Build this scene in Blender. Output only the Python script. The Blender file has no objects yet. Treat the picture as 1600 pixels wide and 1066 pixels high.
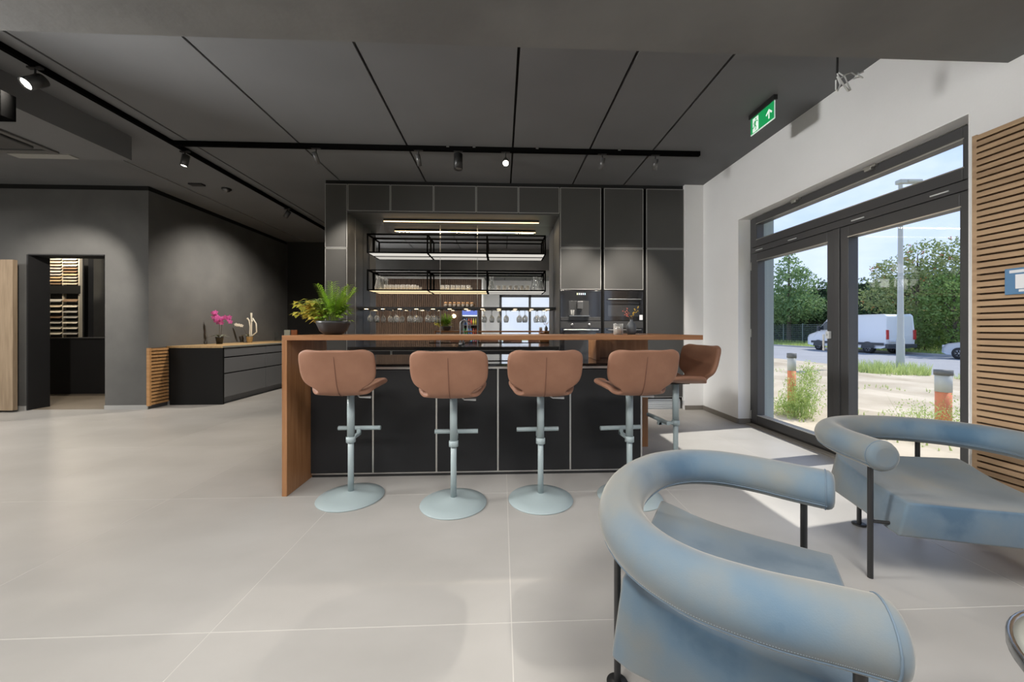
import bpy, math, random
from mathutils import Vector, Matrix
R = math.radians
random.seed(7)
S = bpy.context.scene
COL = S.collection
# ------------------------------------------------------------------ camera
FPX, CXP, CYP, EYE = 575.0, 808.0, 514.0, 1.15
YAW = math.atan(24 / 575)
cd = bpy.data.cameras.new('camera'); cam = bpy.data.objects.new('camera', cd); COL.objects.link(cam)
cam.location = (0, 0, EYE); cam.rotation_euler = (R(90), 0, -YAW)
cd.sensor_fit = 'HORIZONTAL'; cd.sensor_width = 36; cd.lens = 36 * FPX / 1600
cd.shift_x = (800 - CXP) / 1600; cd.shift_y = (CYP - 533) / 1600
cd.clip_start = 0.02; cd.clip_end = 400
S.camera = cam
# ------------------------------------------------------------------ view
S.view_settings.view_transform = 'Standard'; S.view_settings.look = 'None'
S.view_settings.gamma = 1; S.view_settings.use_curve_mapping = False
S.view_settings.exposure = 0.0
S.cycles.use_denoising = True
S.cycles.max_bounces = 10; S.cycles.diffuse_bounces = 5; S.cycles.glossy_bounces = 5
S.cycles.transmission_bounces = 6; S.cycles.transparent_max_bounces = 16
S.cycles.sample_clamp_indirect = 4
S.cycles.caustics_reflective = False; S.cycles.caustics_refractive = False
SKY_STRENGTH = 1.35
SUN_ENERGY = 5.5
ROOM = 1.0       # common factor of the indoor lamps, added ones included
# ------------------------------------------------------------------ world
w = bpy.data.worlds.new('sky'); S.world = w; w.use_nodes = True
nt = w.node_tree; nt.nodes.clear()
def N(t, nt_=None, **k):
    n = (nt_ or nt).nodes.new(t)
    for a, b in k.items(): setattr(n, a, b)
    return n
tc = N('ShaderNodeTexCoord'); sp = N('ShaderNodeSeparateXYZ'); nt.links.new(tc.outputs['Generated'], sp.inputs[0])
rp = N('ShaderNodeValToRGB'); nt.links.new(sp.outputs[2], rp.inputs[0])
e = rp.color_ramp.elements
e[0].position = 0.0; e[0].color = (0.70, 0.80, 1.0, 1)
e[1].position = 0.9; e[1].color = (0.20, 0.40, 0.85, 1)
m_ = e.new(0.30); m_.color = (0.50, 0.65, 1.0, 1)
mp = N('ShaderNodeMapping'); mp.inputs['Scale'].default_value = (2.0, 2.0, 3.6)
nt.links.new(tc.outputs['Generated'], mp.inputs[0])
no = N('ShaderNodeTexNoise'); no.inputs['Scale'].default_value = 1.7; no.inputs['Detail'].default_value = 7; no.inputs['Roughness'].default_value = .55
nt.links.new(mp.outputs[0], no.inputs[0])
r2 = N('ShaderNodeValToRGB'); r2.color_ramp.elements[0].position = .48; r2.color_ramp.elements[1].position = .84
nt.links.new(no.outputs[0], r2.inputs[0])
mx = N('ShaderNodeMixRGB'); mx.inputs[2].default_value = (0.93, 0.96, 1.0, 1)
nt.links.new(r2.outputs[0], mx.inputs[0]); nt.links.new(rp.outputs[0], mx.inputs[1])
bg = N('ShaderNodeBackground'); bg.inputs[1].default_value = SKY_STRENGTH
nt.links.new(mx.outputs[0], bg.inputs[0]); wo = N('ShaderNodeOutputWorld'); nt.links.new(bg.outputs[0], wo.inputs[0])
# ------------------------------------------------------------------ sun
sl = bpy.data.lights.new('sun', 'SUN'); sl.energy = SUN_ENERGY; sl.angle = R(0.8); sl.color = (1, .95, .87)
so = bpy.data.objects.new('sun', sl); COL.objects.link(so)
so.rotation_euler = Vector((1, .185, 1.42)).to_track_quat('Z', 'Y').to_euler()
so.location = (20, 4, 30)

# ================================================================== materials
MATS = {}
def mat(name, col, rough=.5, metal=0, var=0, vscale=3, col2=None, bump=0, bscale=40, spec=.5, sheen=0, sheen_tint=(1,1,1),
        coat=0, emit=None, estr=0, stretch=(1,1,1), detail=4, rnd=0, space='pos', transl=0, coords=None):
    if name in MATS: return MATS[name]
    m = bpy.data.materials.new(name); m.use_nodes = True; t = m.node_tree; b = t.nodes['Principled BSDF']
    b.inputs['Base Color'].default_value = (*col, 1); b.inputs['Roughness'].default_value = rough
    b.inputs['Metallic'].default_value = metal; b.inputs['Specular IOR Level'].default_value = spec
    if sheen:
        b.inputs['Sheen Weight'].default_value = sheen; b.inputs['Sheen Tint'].default_value = (*sheen_tint, 1); b.inputs['Sheen Roughness'].default_value = .35
    if coat: b.inputs['Coat Weight'].default_value = coat; b.inputs['Coat Roughness'].default_value = .08
    if emit: b.inputs['Emission Color'].default_value = (*emit, 1); b.inputs['Emission Strength'].default_value = estr
    if var or col2 or bump or rnd:
        if space == 'obj':
            src = N('ShaderNodeTexCoord', t).outputs['Object']
        else:
            src = N('ShaderNodeNewGeometry', t).outputs['Position']
        mp = N('ShaderNodeMapping', t); mp.inputs['Scale'].default_value = stretch; t.links.new(src, mp.inputs[0])
        if var or col2:
            n = N('ShaderNodeTexNoise', t); n.inputs['Scale'].default_value = vscale; n.inputs['Detail'].default_value = detail
            t.links.new(mp.outputs[0], n.inputs[0])
            r = N('ShaderNodeValToRGB', t); r.color_ramp.elements[0].position = .34; r.color_ramp.elements[1].position = .66
            c2 = col2 if col2 else tuple(min(1, c * (1 + var)) for c in col)
            c1 = col if col2 else tuple(c * (1 - var) for c in col)
            r.color_ramp.elements[0].color = (*c1, 1); r.color_ramp.elements[1].color = (*c2, 1)
            t.links.new(n.outputs[0], r.inputs[0]); out = r.outputs[0]
            if rnd:
                oi = N('ShaderNodeObjectInfo', t); mr = N('ShaderNodeMapRange', t)
                mr.inputs[3].default_value = 1 - rnd; mr.inputs[4].default_value = 1 + rnd
                t.links.new(oi.outputs['Random'], mr.inputs[0])
                mm = N('ShaderNodeVectorMath', t, operation='SCALE'); t.links.new(out, mm.inputs[0]); t.links.new(mr.outputs[0], mm.inputs['Scale']); out = mm.outputs[0]
            t.links.new(out, b.inputs['Base Color'])
        if bump:
            n2 = N('ShaderNodeTexNoise', t); n2.inputs['Scale'].default_value = bscale; n2.inputs['Detail'].default_value = 4
            t.links.new(mp.outputs[0], n2.inputs[0])
            bp = N('ShaderNodeBump', t); bp.inputs['Strength'].default_value = bump; bp.inputs['Distance'].default_value = .01
            t.links.new(n2.outputs[0], bp.inputs['Height']); t.links.new(bp.outputs[0], b.inputs['Normal'])
    if transl:
        tr = N('ShaderNodeBsdfTranslucent', t); ms = N('ShaderNodeMixShader', t); ms.inputs[0].default_value = transl
        if b.inputs['Base Color'].links: t.links.new(b.inputs['Base Color'].links[0].from_socket, tr.inputs[0])
        else: tr.inputs[0].default_value = (*col, 1)
        o = t.nodes['Material Output']; t.links.new(b.outputs[0], ms.inputs[1]); t.links.new(tr.outputs[0], ms.inputs[2]); t.links.new(ms.outputs[0], o.inputs[0])
    MATS[name] = m
    return m
def thin_glass(name, tint=(1,1,1), refl=.5, f0=.0, lit_edge=0):
    m = bpy.data.materials.new(name); m.use_nodes = True; t = m.node_tree; t.nodes.clear()
    tr = N('ShaderNodeBsdfTransparent', t); tr.inputs[0].default_value = (*tint, 1)
    gl = N('ShaderNodeBsdfGlossy', t); gl.inputs['Roughness'].default_value = .02
    fr = N('ShaderNodeLayerWeight', t); fr.inputs[0].default_value = .5
    pw = N('ShaderNodeMath', t, operation='POWER'); pw.inputs[1].default_value = 4.0; t.links.new(fr.outputs['Facing'], pw.inputs[0])
    mu = N('ShaderNodeMath', t, operation='MULTIPLY_ADD'); mu.inputs[1].default_value = refl; mu.inputs[2].default_value = f0 + .02; mu.use_clamp = True
    t.links.new(pw.outputs[0], mu.inputs[0])
    ms = N('ShaderNodeMixShader', t); t.links.new(mu.outputs[0], ms.inputs[0]); t.links.new(tr.outputs[0], ms.inputs[1]); t.links.new(gl.outputs[0], ms.inputs[2])
    o = N('ShaderNodeOutputMaterial', t)
    if lit_edge:  # white mixed into the colour imitates light caught at glass edges
        df = N('ShaderNodeBsdfTranslucent', t); df.inputs[0].default_value = (.95, .93, .9, 1); dd = N('ShaderNodeBsdfDiffuse', t); dd.inputs[0].default_value = (.9, .9, .88, 1)
        ad = N('ShaderNodeMixShader', t); ad.inputs[0].default_value = .5; t.links.new(df.outputs[0], ad.inputs[1]); t.links.new(dd.outputs[0], ad.inputs[2])
        m2 = N('ShaderNodeMixShader', t); hp = N('ShaderNodeMath', t, operation='POWER'); hp.inputs[1].default_value = 2.2; t.links.new(fr.outputs['Facing'], hp.inputs[0])
        hm = N('ShaderNodeMath', t, operation='MULTIPLY_ADD'); hm.inputs[1].default_value = lit_edge; hm.inputs[2].default_value = lit_edge * .10; hm.use_clamp = True; t.links.new(hp.outputs[0], hm.inputs[0]); t.links.new(hm.outputs[0], m2.inputs[0]); t.links.new(ms.outputs[0], m2.inputs[1]); t.links.new(ad.outputs[0], m2.inputs[2]); t.links.new(m2.outputs[0], o.inputs[0])
    else: t.links.new(ms.outputs[0], o.inputs[0])
    return m
def emis(name, col, s):
    m = bpy.data.materials.new(name); m.use_nodes = True; t = m.node_tree; t.nodes.clear()
    e = N('ShaderNodeEmission', t); e.inputs[0].default_value = (*col, 1); e.inputs[1].default_value = s
    o = N('ShaderNodeOutputMaterial', t); t.links.new(e.outputs[0], o.inputs[0]); return m

def wood(name, c1, c2, axis='X', rough=.5, scale=1, rnd=0, space='pos'):
    st = {'X': (1.2, 14, 14), 'Y': (14, 1.2, 14), 'Z': (14, 14, 1.2)}[axis]
    return mat(name, c1, rough, col2=c2, vscale=2.2 * scale, stretch=st, detail=8, bump=.12, bscale=6, rnd=rnd, space=space)
M_tile = mat('floor_tile', (.375, .36, .337), .42, col2=(.45, .433, .408), vscale=1.1, detail=6, bump=.02, bscale=60, rnd=.02, stretch=(1, 1.6, 1))
M_grout = mat('grout', (.58, .56, .52), .8)
M_white = mat('white_plaster', (.87, .87, .865), .9, var=.02, vscale=1.5, bump=.05, bscale=60)
M_ceil = mat('dark_ceiling', (.140, .143, .147), .75, var=.06, vscale=1.2)
M_beam = mat('beam_plaster', (.13, .13, .128), .85, col2=(.175, .175, .171), vscale=1.6, detail=8, bump=.1, bscale=25)
M_grey = mat('grey_plaster', (.108, .108, .106), .9, col2=(.132, .132, .128), vscale=2.4, detail=8, bump=.06, bscale=50)
M_gap = mat('shadow_gap_black', (.008, .008, .008), .9)
M_anth = mat('anthracite_laminate', (.058, .057, .054), .42, var=.05, vscale=1.5)
M_front = mat('dark_front', (.021, .021, .022), .5, var=.05, spec=.25)
M_alu = mat('brushed_aluminium', (.62, .61, .58), .35, 1)
M_black = mat('black_metal', (.018, .018, .018), .4)
M_blackm = mat('black_matt', (.015, .015, .015), .7)
M_gloss = mat('black_gloss', (.008, .008, .009), .06, coat=.6)
M_worktop = mat('polished_black_stone', (.012, .012, .012), .07, coat=.5)
M_oakbar = wood('bar_oak_long', (.25, .105, .038), (.34, .155, .062), 'X', .42)
M_oakbarz = wood('bar_oak_upright', (.27, .118, .044), (.37, .18, .078), 'Z', .42)
M_slat = wood('slat_oak', (.345, .225, .13), (.45, .305, .18), 'Y', .6, rnd=.06)
M_slatv = wood('slat_walnut_vertical', (.055, .030, .016), (.095, .052, .028), 'Z', .6, rnd=.1)
M_slatx = wood('slat_warm_oak', (.40, .21, .08), (.50, .28, .12), 'X', .55, rnd=.05)
M_slatback = mat('slat_backing', (.05, .028, .014), .9)
M_oakdoor = wood('pale_oak_door', (.25, .185, .12), (.33, .25, .17), 'Z', .6)
M_sidetop = wood('sideboard_oak_top', (.46, .30, .14), (.58, .40, .20), 'Y', .4)
M_frame = mat('window_frame_grey', (.062, .062, .064), .45)
M_mirror = mat('mirror', (.80, .80, .80), .015, 1)
M_glass = thin_glass('pane_glass', (.965, .975, .98), .25)
M_clear = thin_glass('clear_glassware', (.95, .96, .96), 1.2, .10, .95)
M_ceramic = mat('white_ceramic', (.85, .82, .77), .3)
M_stool = mat('terracotta_leather', (.235, .110, .064), .6, col2=(.295, .145, .088), vscale=5, bump=.06, bscale=120, sheen=.12, sheen_tint=(1, .8, .7), space='obj')
M_seam = mat('dark_seam', (.16, .07, .045), .8)
M_pole = mat('pale_blue_grey_metal', (.36, .43, .44), .38)
M_polew = mat('white_metal', (.72, .74, .74), .4)
M_velvet = mat('blue_grey_velvet', (.062, .115, .175), .9, col2=(.20, .195, .17), vscale=3.4, detail=10, sheen=.40, sheen_tint=(.85, .82, .76), bump=.05, bscale=300, spec=.2, space='obj')
_r = [n for n in M_velvet.node_tree.nodes if n.type == 'VALTORGB'][0].color_ramp
_e = _r.elements.new(.43); _e.color = (.105, .160, .215, 1); _e = _r.elements.new(.52); _e.color = (.130, .175, .212, 1); _r.elements[-1].position = .74
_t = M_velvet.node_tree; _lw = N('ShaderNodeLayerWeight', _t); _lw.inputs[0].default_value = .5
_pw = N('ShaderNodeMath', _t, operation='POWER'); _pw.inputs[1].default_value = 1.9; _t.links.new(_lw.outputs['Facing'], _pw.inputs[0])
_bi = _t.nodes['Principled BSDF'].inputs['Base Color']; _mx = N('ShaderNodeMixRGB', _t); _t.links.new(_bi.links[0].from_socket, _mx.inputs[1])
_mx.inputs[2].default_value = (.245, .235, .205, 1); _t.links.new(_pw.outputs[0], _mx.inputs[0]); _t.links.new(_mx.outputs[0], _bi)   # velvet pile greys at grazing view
M_stitch = mat('pale_stitching', (.45, .56, .64), .8)
M_ray = mat('grey_drawer_lit', (.21, .213, .22), .45)  # grey drawers, made lighter to stand in for lamp light on the fronts
M_sand = mat('sandy_soil', (.36, .295, .205), 1, col2=(.52, .44, .33), vscale=.9, detail=9, bump=.6, bscale=5)
M_road = mat('asphalt', (.27, .27, .28), .9, var=.06, vscale=.6)
M_verge = mat('verge_grass', (.22, .25, .08), 1, col2=(.36, .38, .14), vscale=2)
def leafm(name, a, b, s=2.2): return mat(name, a, .6, col2=b, vscale=s, detail=3, transl=.35, spec=.3)
M_leafD = leafm('hedge_leaf', (.05, .10, .04), (.12, .20, .08), 1.5)
M_leafM = leafm('tree_leaf', (.14, .24, .09), (.28, .40, .17))
M_leafL = leafm('light_leaf', (.15, .25, .06), (.30, .42, .14))
M_leafR = leafm('rowan_leaf', (.17, .25, .08), (.36, .40, .18))
M_weed = leafm('weed_leaf', (.36, .46, .14), (.58, .66, .28), 5)
M_bark = mat('bark', (.14, .11, .085), .9, var=.2, vscale=8)
M_red = mat('red_berry', (.50, .16, .05), .6)
M_track = mat('track_black', (.004, .004, .004), 1, spec=.0)
M_grn = leafm('palm_leaf', (.20, .40, .03), (.42, .62, .08), 12)
M_coleus = leafm('variegated_leaf', (.40, .46, .06), (.62, .46, .10), 14)
M_orange = mat('orange_pipe', (.62, .20, .09), .6, var=.1, vscale=6)
M_pvc = mat('grey_pvc', (.42, .44, .43), .6)
M_vanw = mat('van_white', (.86, .87, .88), .3, coat=.5)
M_tyre = mat('tyre', (.025, .025, .025), .8)
M_bump = mat('dark_plastic', (.06, .065, .07), .6)
M_rim = mat('wheel_rim', (.5, .5, .51), .35, .6)
M_lens = emis('lamp_lens', (1, .93, .8), 18)
M_off = mat('lamp_lens_off', (.25, .25, .25), .3)
M_led = emis('warm_led', (1, .66, .30), 5.0)
M_opalw = emis('opal_cool_panel', (1, .95, .86), .75)
M_opaly = emis('opal_warm_panel', (1, .78, .46), 1.25)

# ================================================================== mesh helpers
class B:
    def __init__(s): s.v = []; s.f = []; s.sm = []
    def add(s, vs, fs, smooth=False):
        o = len(s.v); s.v += [tuple(v) for v in vs]; s.f += [tuple(o + i for i in f) for f in fs]; s.sm += [smooth] * len(fs); return s
    def box(s, x0, y0, z0, x1, y1, z1, M=None):
        vs = [Vector(p) for p in ((x0,y0,z0),(x1,y0,z0),(x1,y1,z0),(x0,y1,z0),(x0,y0,z1),(x1,y0,z1),(x1,y1,z1),(x0,y1,z1))]
        if M: vs = [M @ v for v in vs]
        return s.add(vs, [(0,3,2,1),(4,5,6,7),(0,1,5,4),(1,2,6,5),(2,3,7,6),(3,0,4,7)])
    def tube(s, pts, r, n=10, caps=True, closed=False):
        pts = [Vector(p) for p in pts]; rs = r if isinstance(r, (list, tuple)) else [r] * len(pts)
        up = None; rings = []; L = len(pts)
        for i, p in enumerate(pts):
            a = pts[(i - 1) % L] if (closed or i > 0) else p; b = pts[(i + 1) % L] if (closed or i < L - 1) else p
            d = (b - a)
            d = d.normalized() if d.length > 1e-9 else Vector((0,0,1))
            if up is None:
                up = Vector((0,0,1)) if abs(d.z) < .9 else Vector((1,0,0))
            x = up.cross(d)
            if x.length < 1e-6: x = Vector((0,1,0)).cross(d)
            x.normalize(); y = d.cross(x).normalized(); up = y
            rings.append([p + (x * math.cos(t) + y * math.sin(t)) * rs[i] for t in [2 * math.pi * k / n for k in range(n)]])
        vs = [q for g in rings for q in g]; fs = []
        for i in range(L if closed else L - 1):
            j = (i + 1) % L
            for k in range(n):
                fs.append((i*n+k, i*n+(k+1) % n, j*n+(k+1) % n, j*n+k))
        s.add(vs, fs, True)
        if caps and not closed:
            s.add(rings[0], [tuple(range(n))[::-1]]); s.add(rings[-1], [tuple(range(n))])
        return s
    def lathe(s, prof, n=24, c=(0,0,0), M=None):
        vs = []; fs = []
        for r, z in prof:
            for k in range(n):
                t = 2 * math.pi * k / n; p = Vector((c[0] + r * math.cos(t), c[1] + r * math.sin(t), c[2] + z))
                vs.append(M @ p if M else p)
        for i in range(len(prof) - 1):
            for k in range(n): fs.append((i*n+k, i*n+(k+1) % n, (i+1)*n+(k+1) % n, (i+1)*n+k))
        return s.add(vs, fs, True)
    def poly(s, pts, th, axis, at, sgn=1):
        """flat polygon (2-D points a,b) extruded along an axis"""
        def P(a, b, h):
            return {'X': (h, a, b), 'Y': (a, h, b), 'Z': (a, b, h)}[axis]
        n = len(pts); vs = [P(a, b, at) for a, b in pts] + [P(a, b, at + th * sgn) for a, b in pts]
        fs = [tuple(range(n)), tuple(range(n, 2*n))[::-1]] + [(i, i + n, (i+1) % n + n, (i+1) % n) for i in range(n)]
        return s.add(vs, fs)
    def mesh(s, name):
        m = bpy.data.meshes.new(name); m.from_pydata(s.v, [], s.f); m.polygons.foreach_set('use_smooth', s.sm); m.update(); return m
def setp(o, label=None, cat=None, group=None, kind=None):
    for k, v in (('label', label), ('category', cat), ('group', group), ('kind', kind)):
        if v: o[k] = v
    return o
def obj(name, b, m, parent=None, bevel=0, sub=0, label=None, loc=None, fixn=True, seg=2):
    me = b if isinstance(b, bpy.types.Mesh) else b.mesh(name)
    if not me.materials: me.materials.append(m)
    o = bpy.data.objects.new(name, me); COL.objects.link(o)
    if fixn and not isinstance(b, bpy.types.Mesh):
        import bmesh
        bm = bmesh.new(); bm.from_mesh(me); bmesh.ops.recalc_face_normals(bm, faces=bm.faces); bm.to_mesh(me); bm.free()
    if parent is not None: o.parent = parent
    if loc: o.location = loc
    if bevel:
        md = o.modifiers.new('bevel', 'BEVEL'); md.width = bevel; md.segments = seg; md.limit_method = 'ANGLE'
    if sub:
        md = o.modifiers.new('sub', 'SUBSURF'); md.levels = sub; md.render_levels = sub
    if label: o['label'] = label
    return o
def thing(name, label, cat, loc=(0,0,0), rz=0, group=None):
    o = bpy.data.objects.new(name, None); COL.objects.link(o); o.location = loc; o.rotation_euler = (0, 0, rz)
    o.empty_display_size = .1
    return setp(o, label, cat, group)
def struct(name, b, m, parent=None, **k):
    o = obj(name, b, m, parent, **k)
    if parent is None: o['kind'] = 'structure'
    return o
def sroot(name, loc=(0,0,0)):
    o = bpy.data.objects.new(name, None); COL.objects.link(o); o.location = loc; o['kind'] = 'structure'; o.empty_display_size = .1; return o
def dup(root, loc, rz, label=None, group=None):
    def c(o, p):
        n = o.copy(); COL.objects.link(n); n.parent = p
        for ch in [q for q in o.children]: c(ch, n)
        return n
    r = c(root, None); r.location = loc; r.rotation_euler = (0, 0, rz)
    if label: r['label'] = label
    if group: r['group'] = group
    return r
def cyl(r, z0, z1, n=24, c=(0, 0)):
    return B().lathe([(0, z0), (r, z0), (r, z1), (0, z1)], n, (c[0], c[1], 0))
def along(p, d, prof, n=20):
    q = Vector(d).to_track_quat('Z', 'Y').to_matrix().to_4x4(); q.translation = Vector(p)
    return B().lathe(prof, n, (0,0,0), q)

# world point through a photograph pixel, used once to lay the plan out in metres
fx_, fy_ = math.sin(YAW), math.cos(YAW)
def ratio(u):
    a = (u - CXP) / FPX
    return (fx_ + a * fy_) / (fy_ - a * fx_)       # X / Y
def XY(u, Y): return ratio(u) * Y
def ZZ(u, v, Y):
    a = (u - CXP) / FPX; dy = fy_ - a * fx_
    return EYE + (CYP - v) / FPX * Y / dy

# ================================================================== SETTING
CEIL = 3.2; XR = 2.87; XO = 3.30; YB = 5.13; YG = 5.48; XS = -5.05
# floor: base + tiles
fl = struct('floor', B().box(-10.6, -4.4, -.25, XR, 9.6, -.0006), M_grout)
tile = B().box(0, 0, -.02, 1.1364, 1.1364, 0).mesh('tile'); tile.materials.append(M_tile)
x0s = [.04 + 1.1405 * i for i in range(-9, 3)]; y0s = [1.442 + 1.1405 * j for j in range(-5, 7)]
for x in x0s:
    for y in y0s:
        if x > XR - .05 or y > 9: continue
        if x + 1.14 > XR:
            tb = B().box(0, 0, -.02, (XR + .18 if False else XR) - x, 1.1375, 0); obj('tile', tb, M_tile, fl, loc=(x, y, 0))
        else: obj('tile', tile, M_tile, fl, loc=(x, y, 0))
struct('trim_1', B().box(XR, 2.14, -.1, XO + .05, 4.36, -.003), M_tile)
# ceiling
YC1, YC0 = 1.97, .55
cl = struct('ceiling', B().box(-10.6, -4.4, CEIL + .03, XO, 9.6, CEIL + .3), M_gap)
xs = [-4.59, -3.42, -2.235, -1.058, .125, 1.004, 1.735, XR]
for i in range(len(xs) - 1):
    for y0, y1 in ((-4.2, YC0), (YC1, 5.72 if i > 1 else 9.0)):
        obj('ceiling_panel', B().box(xs[i] + .011, y0, CEIL, xs[i+1] - (.011 if i < 6 else 0), y1, CEIL + .03), M_ceil, cl)
obj('ceiling_panel', B().box(-10.5, 4.1, CEIL, -4.601, 9, CEIL + .03), M_ceil, cl)
obj('ceiling_panel', B().box(-10.5, -4.2, CEIL, -4.601, YC0, CEIL + .03), M_ceil, cl)
struct('trim_2', B().box(-4.595, 4.1, CEIL + .002, -4.585, 8.8, CEIL + .012), M_alu)
bm_ = struct('trim_3', B().box(-10.5, YC0, 2.66, XR, YC1, CEIL + .03), M_beam)
# dropped soffit on the left with the ceiling cassette
SOX = -3.95
struct('trim_4', B().box(-10.5, YC1, 2.95, SOX, 4.1, CEIL + .03), M_ceil)
# walls
wr = B()
wr.box(XR, 4.36, -.1, XO, 9.6, CEIL + .3); wr.box(XR, 2.14, 2.48, XO, 4.36, CEIL + .3)
wr.box(XR, .75, -.1, XO, 2.14, CEIL + .3); wr.box(XR, -3.2, 2.55, XO, .75, CEIL + .3); wr.box(XR, -4.4, -.1, XO, -3.2, CEIL + .3)
struct('wall_right', wr, M_white)
struct('wall_back', B().box(2.60, YB, 0, XR, YB + .2, CEIL), M_white)
gb = B()
gb.box(-5.645, YG, 0, XS, YG + .22, 3.13); gb.box(-10.5, YG, 0, -6.67, YG + .22, 3.13); gb.box(-6.67, YG, 2.20, -5.645, YG + .22, 3.13)
gb.box(XS - .22, YG + .22, 0, XS, 8.9, 3.13)
struct('wall_left', gb, M_grey)
struct('trim_5', B().box(-10.5, YG + .02, 3.13, XS - .02, YG + .2, CEIL).box(XS - .2, YG + .2, 3.13, XS - .02, 8.9, CEIL), M_gap)
struct('trim_6', B().box(-6.69, YG - .012, 0, -6.668, YG + .24, 2.20).box(-6.67, YG - .012, 2.19, -5.645, YG + .24, 2.205), M_front)
struct('wall_corridor', B().box(-5.3, 8.9, 0, 3.3, 9.1, CEIL), M_blackm)
struct('wall_far', B().box(-10.6, 9.1, 0, -5.27, 9.3, CEIL), M_grey)
struct('wall_outer', B().box(-10.7, -4.4, -.1, -10.5, 9.6, CEIL), M_grey)
# rear of the room (seen only in the mirror)
rw = B(); rw.box(-10.5, -2.5, 0, -.7, -2.3, CEIL); rw.box(-.9, -4.2, 0, -.7, -2.5, CEIL)
rw.box(-.9, -4.4, 0, -.1, -4.2, CEIL); rw.box(2.5, -4.4, 0, XR, -4.2, CEIL); rw.box(-.1, -4.4, 2.6, 2.5, -4.2, CEIL)
struct('wall_rear', rw, M_white)
struct('trim_9', B().box(-9.5, YG + .03, -.003, XS - .22, 9.0, .004), mat('brown_tile', (.20, .165, .125), .5, var=.08))
# baseboards
struct('baseboard_right', B().box(XR - .015, 4.36, 0, XR, YB, .06).box(2.60, YB - .015, 0, XR, YB, .06).box(XR, 4.345, 0, XR + .17, 4.36, .06), mat('greige_baseboard', (.22, .20, .175), .6))
struct('baseboard_left', B().box(-5.645, YG - .012, 0, XS, YG, .06).box(-10.4, YG - .012, 0, -6.70, YG, .06).box(XS, YG + .3, 0, XS + .012, 8.9, .06), M_grey if False else mat('pale_base', (.42, .42, .41), .6))

# ================================================================== WINDOW 1 (the big one)
win = sroot('window_1', (3.0, 0, 0))
def wbox(name, x0, y0, z0, x1, y1, z1, m=M_frame, p=None, bev=.004):
    return obj(name, B().box(x0, y0, z0, x1, y1, z1), m, p or win, bevel=bev)
Y0, Y1 = 2.14, 4.36
fr_ = B().box(.02, 4.27, 0, .12, Y1, 2.48).box(.02, Y0, 0, .12, 2.215, 2.48).box(.02, 2.215, 2.41, .12, 4.27, 2.48).box(.02, 2.215, 0, .12, 4.27, .055)
obj('outer_frame', fr_, M_frame, win, bevel=.003)
def sash(y0, y1, z0, z1, w_, name='sash'):
    b = B().box(0, y0, z0, .09, y0 + w_, z1).box(0, y1 - w_, z0, .09, y1, z1).box(0, y0 + w_, z0, .09, y1 - w_, z0 + w_).box(0, y0 + w_, z1 - w_, .09, y1 - w_, z1)
    o = obj(name, b, M_frame, win, bevel=.004)
    obj('pane', B().box(.055, y0 + w_ - .01, z0 + w_ - .01, .062, y1 - w_ + .01, z1 - w_ + .01), M_glass, o)
    bd = B(); e_ = .008
    bd.box(-.002, y0 + w_ - e_, z0 + w_ - e_, .004, y1 - w_ + e_, z0 + w_).box(-.002, y0 + w_ - e_, z1 - w_, .004, y1 - w_ + e_, z1 - w_ + e_)
    obj('glazing_bead', bd, M_alu, o)
    return o
sash(2.19, 4.30, 2.12, 2.47, .085)
obj('transom', B().box(.0, 2.2, 2.05, .10, 4.30, 2.115), M_frame, win, bevel=.003)
s1 = sash(3.175, 4.30, .035, 2.045, .10); s2 = sash(2.19, 3.165, .035, 2.045, .10)
obj('meeting_post', B().box(-.012, 3.14, .035, .05, 3.20, 2.045), M_frame, win, bevel=.004)
for y in (2.40, 2.98, 3.68, 4.17):
    obj('vent_cap', B().box(-.006, y - .055, 2.072, .002, y + .055, 2.080), M_polew, win)
for y in (3.62, 2.86):
    obj('stay_arm', B().box(-.03, y - .05, 2.452, 0, y + .05, 2.482).box(-.04, y - .025, 2.43, -.004, y + .03, 2.455), M_alu, win, bevel=.003)
obj('stay_rail', B().box(-.012, 2.25, 2.466, -.001, 4.1, 2.474), M_alu, win)
hd = obj('handle', B().box(-.03, 3.225, 1.06, -.001, 3.262, 1.13).box(-.045, 3.234, 1.085, -.03, 3.25, 1.105), M_polew, win, bevel=.006)
obj('door_lever', B().box(-.045, 3.262, .95, -.033, 3.276, 1.10), M_polew, hd, bevel=.003)
for z in (.12, 1.1, 1.9): obj('hinge', B().box(-.008, 4.30, z - .05, .02, 4.312, z + .05), M_alu, win, bevel=.002)
obj('sill', B().box(-.05, Y0, -.002, .30, Y1, .012), mat('sill_stone', (.30, .28, .25), .6), win)
obj('outer_jamb', B().box(.14, 4.335, 0, .30, 4.358, 2.48), mat('outer_jamb_grey', (.32, .38, .38), .5), win)
M_lin = mat('lit_white_lining', (.90, .90, .89), .5)
struct('trim_8', B().box(XR - .002, 4.352, .06, 3.02, 4.362, 2.482).box(XR - .002, 2.14, 2.472, 3.02, 4.352, 2.482).box(XR - .002, 2.138, 0, 3.02, 2.146, 2.472), M_lin)  # lining added; its brighter white stands in for daylight on reveal and lintel
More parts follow.
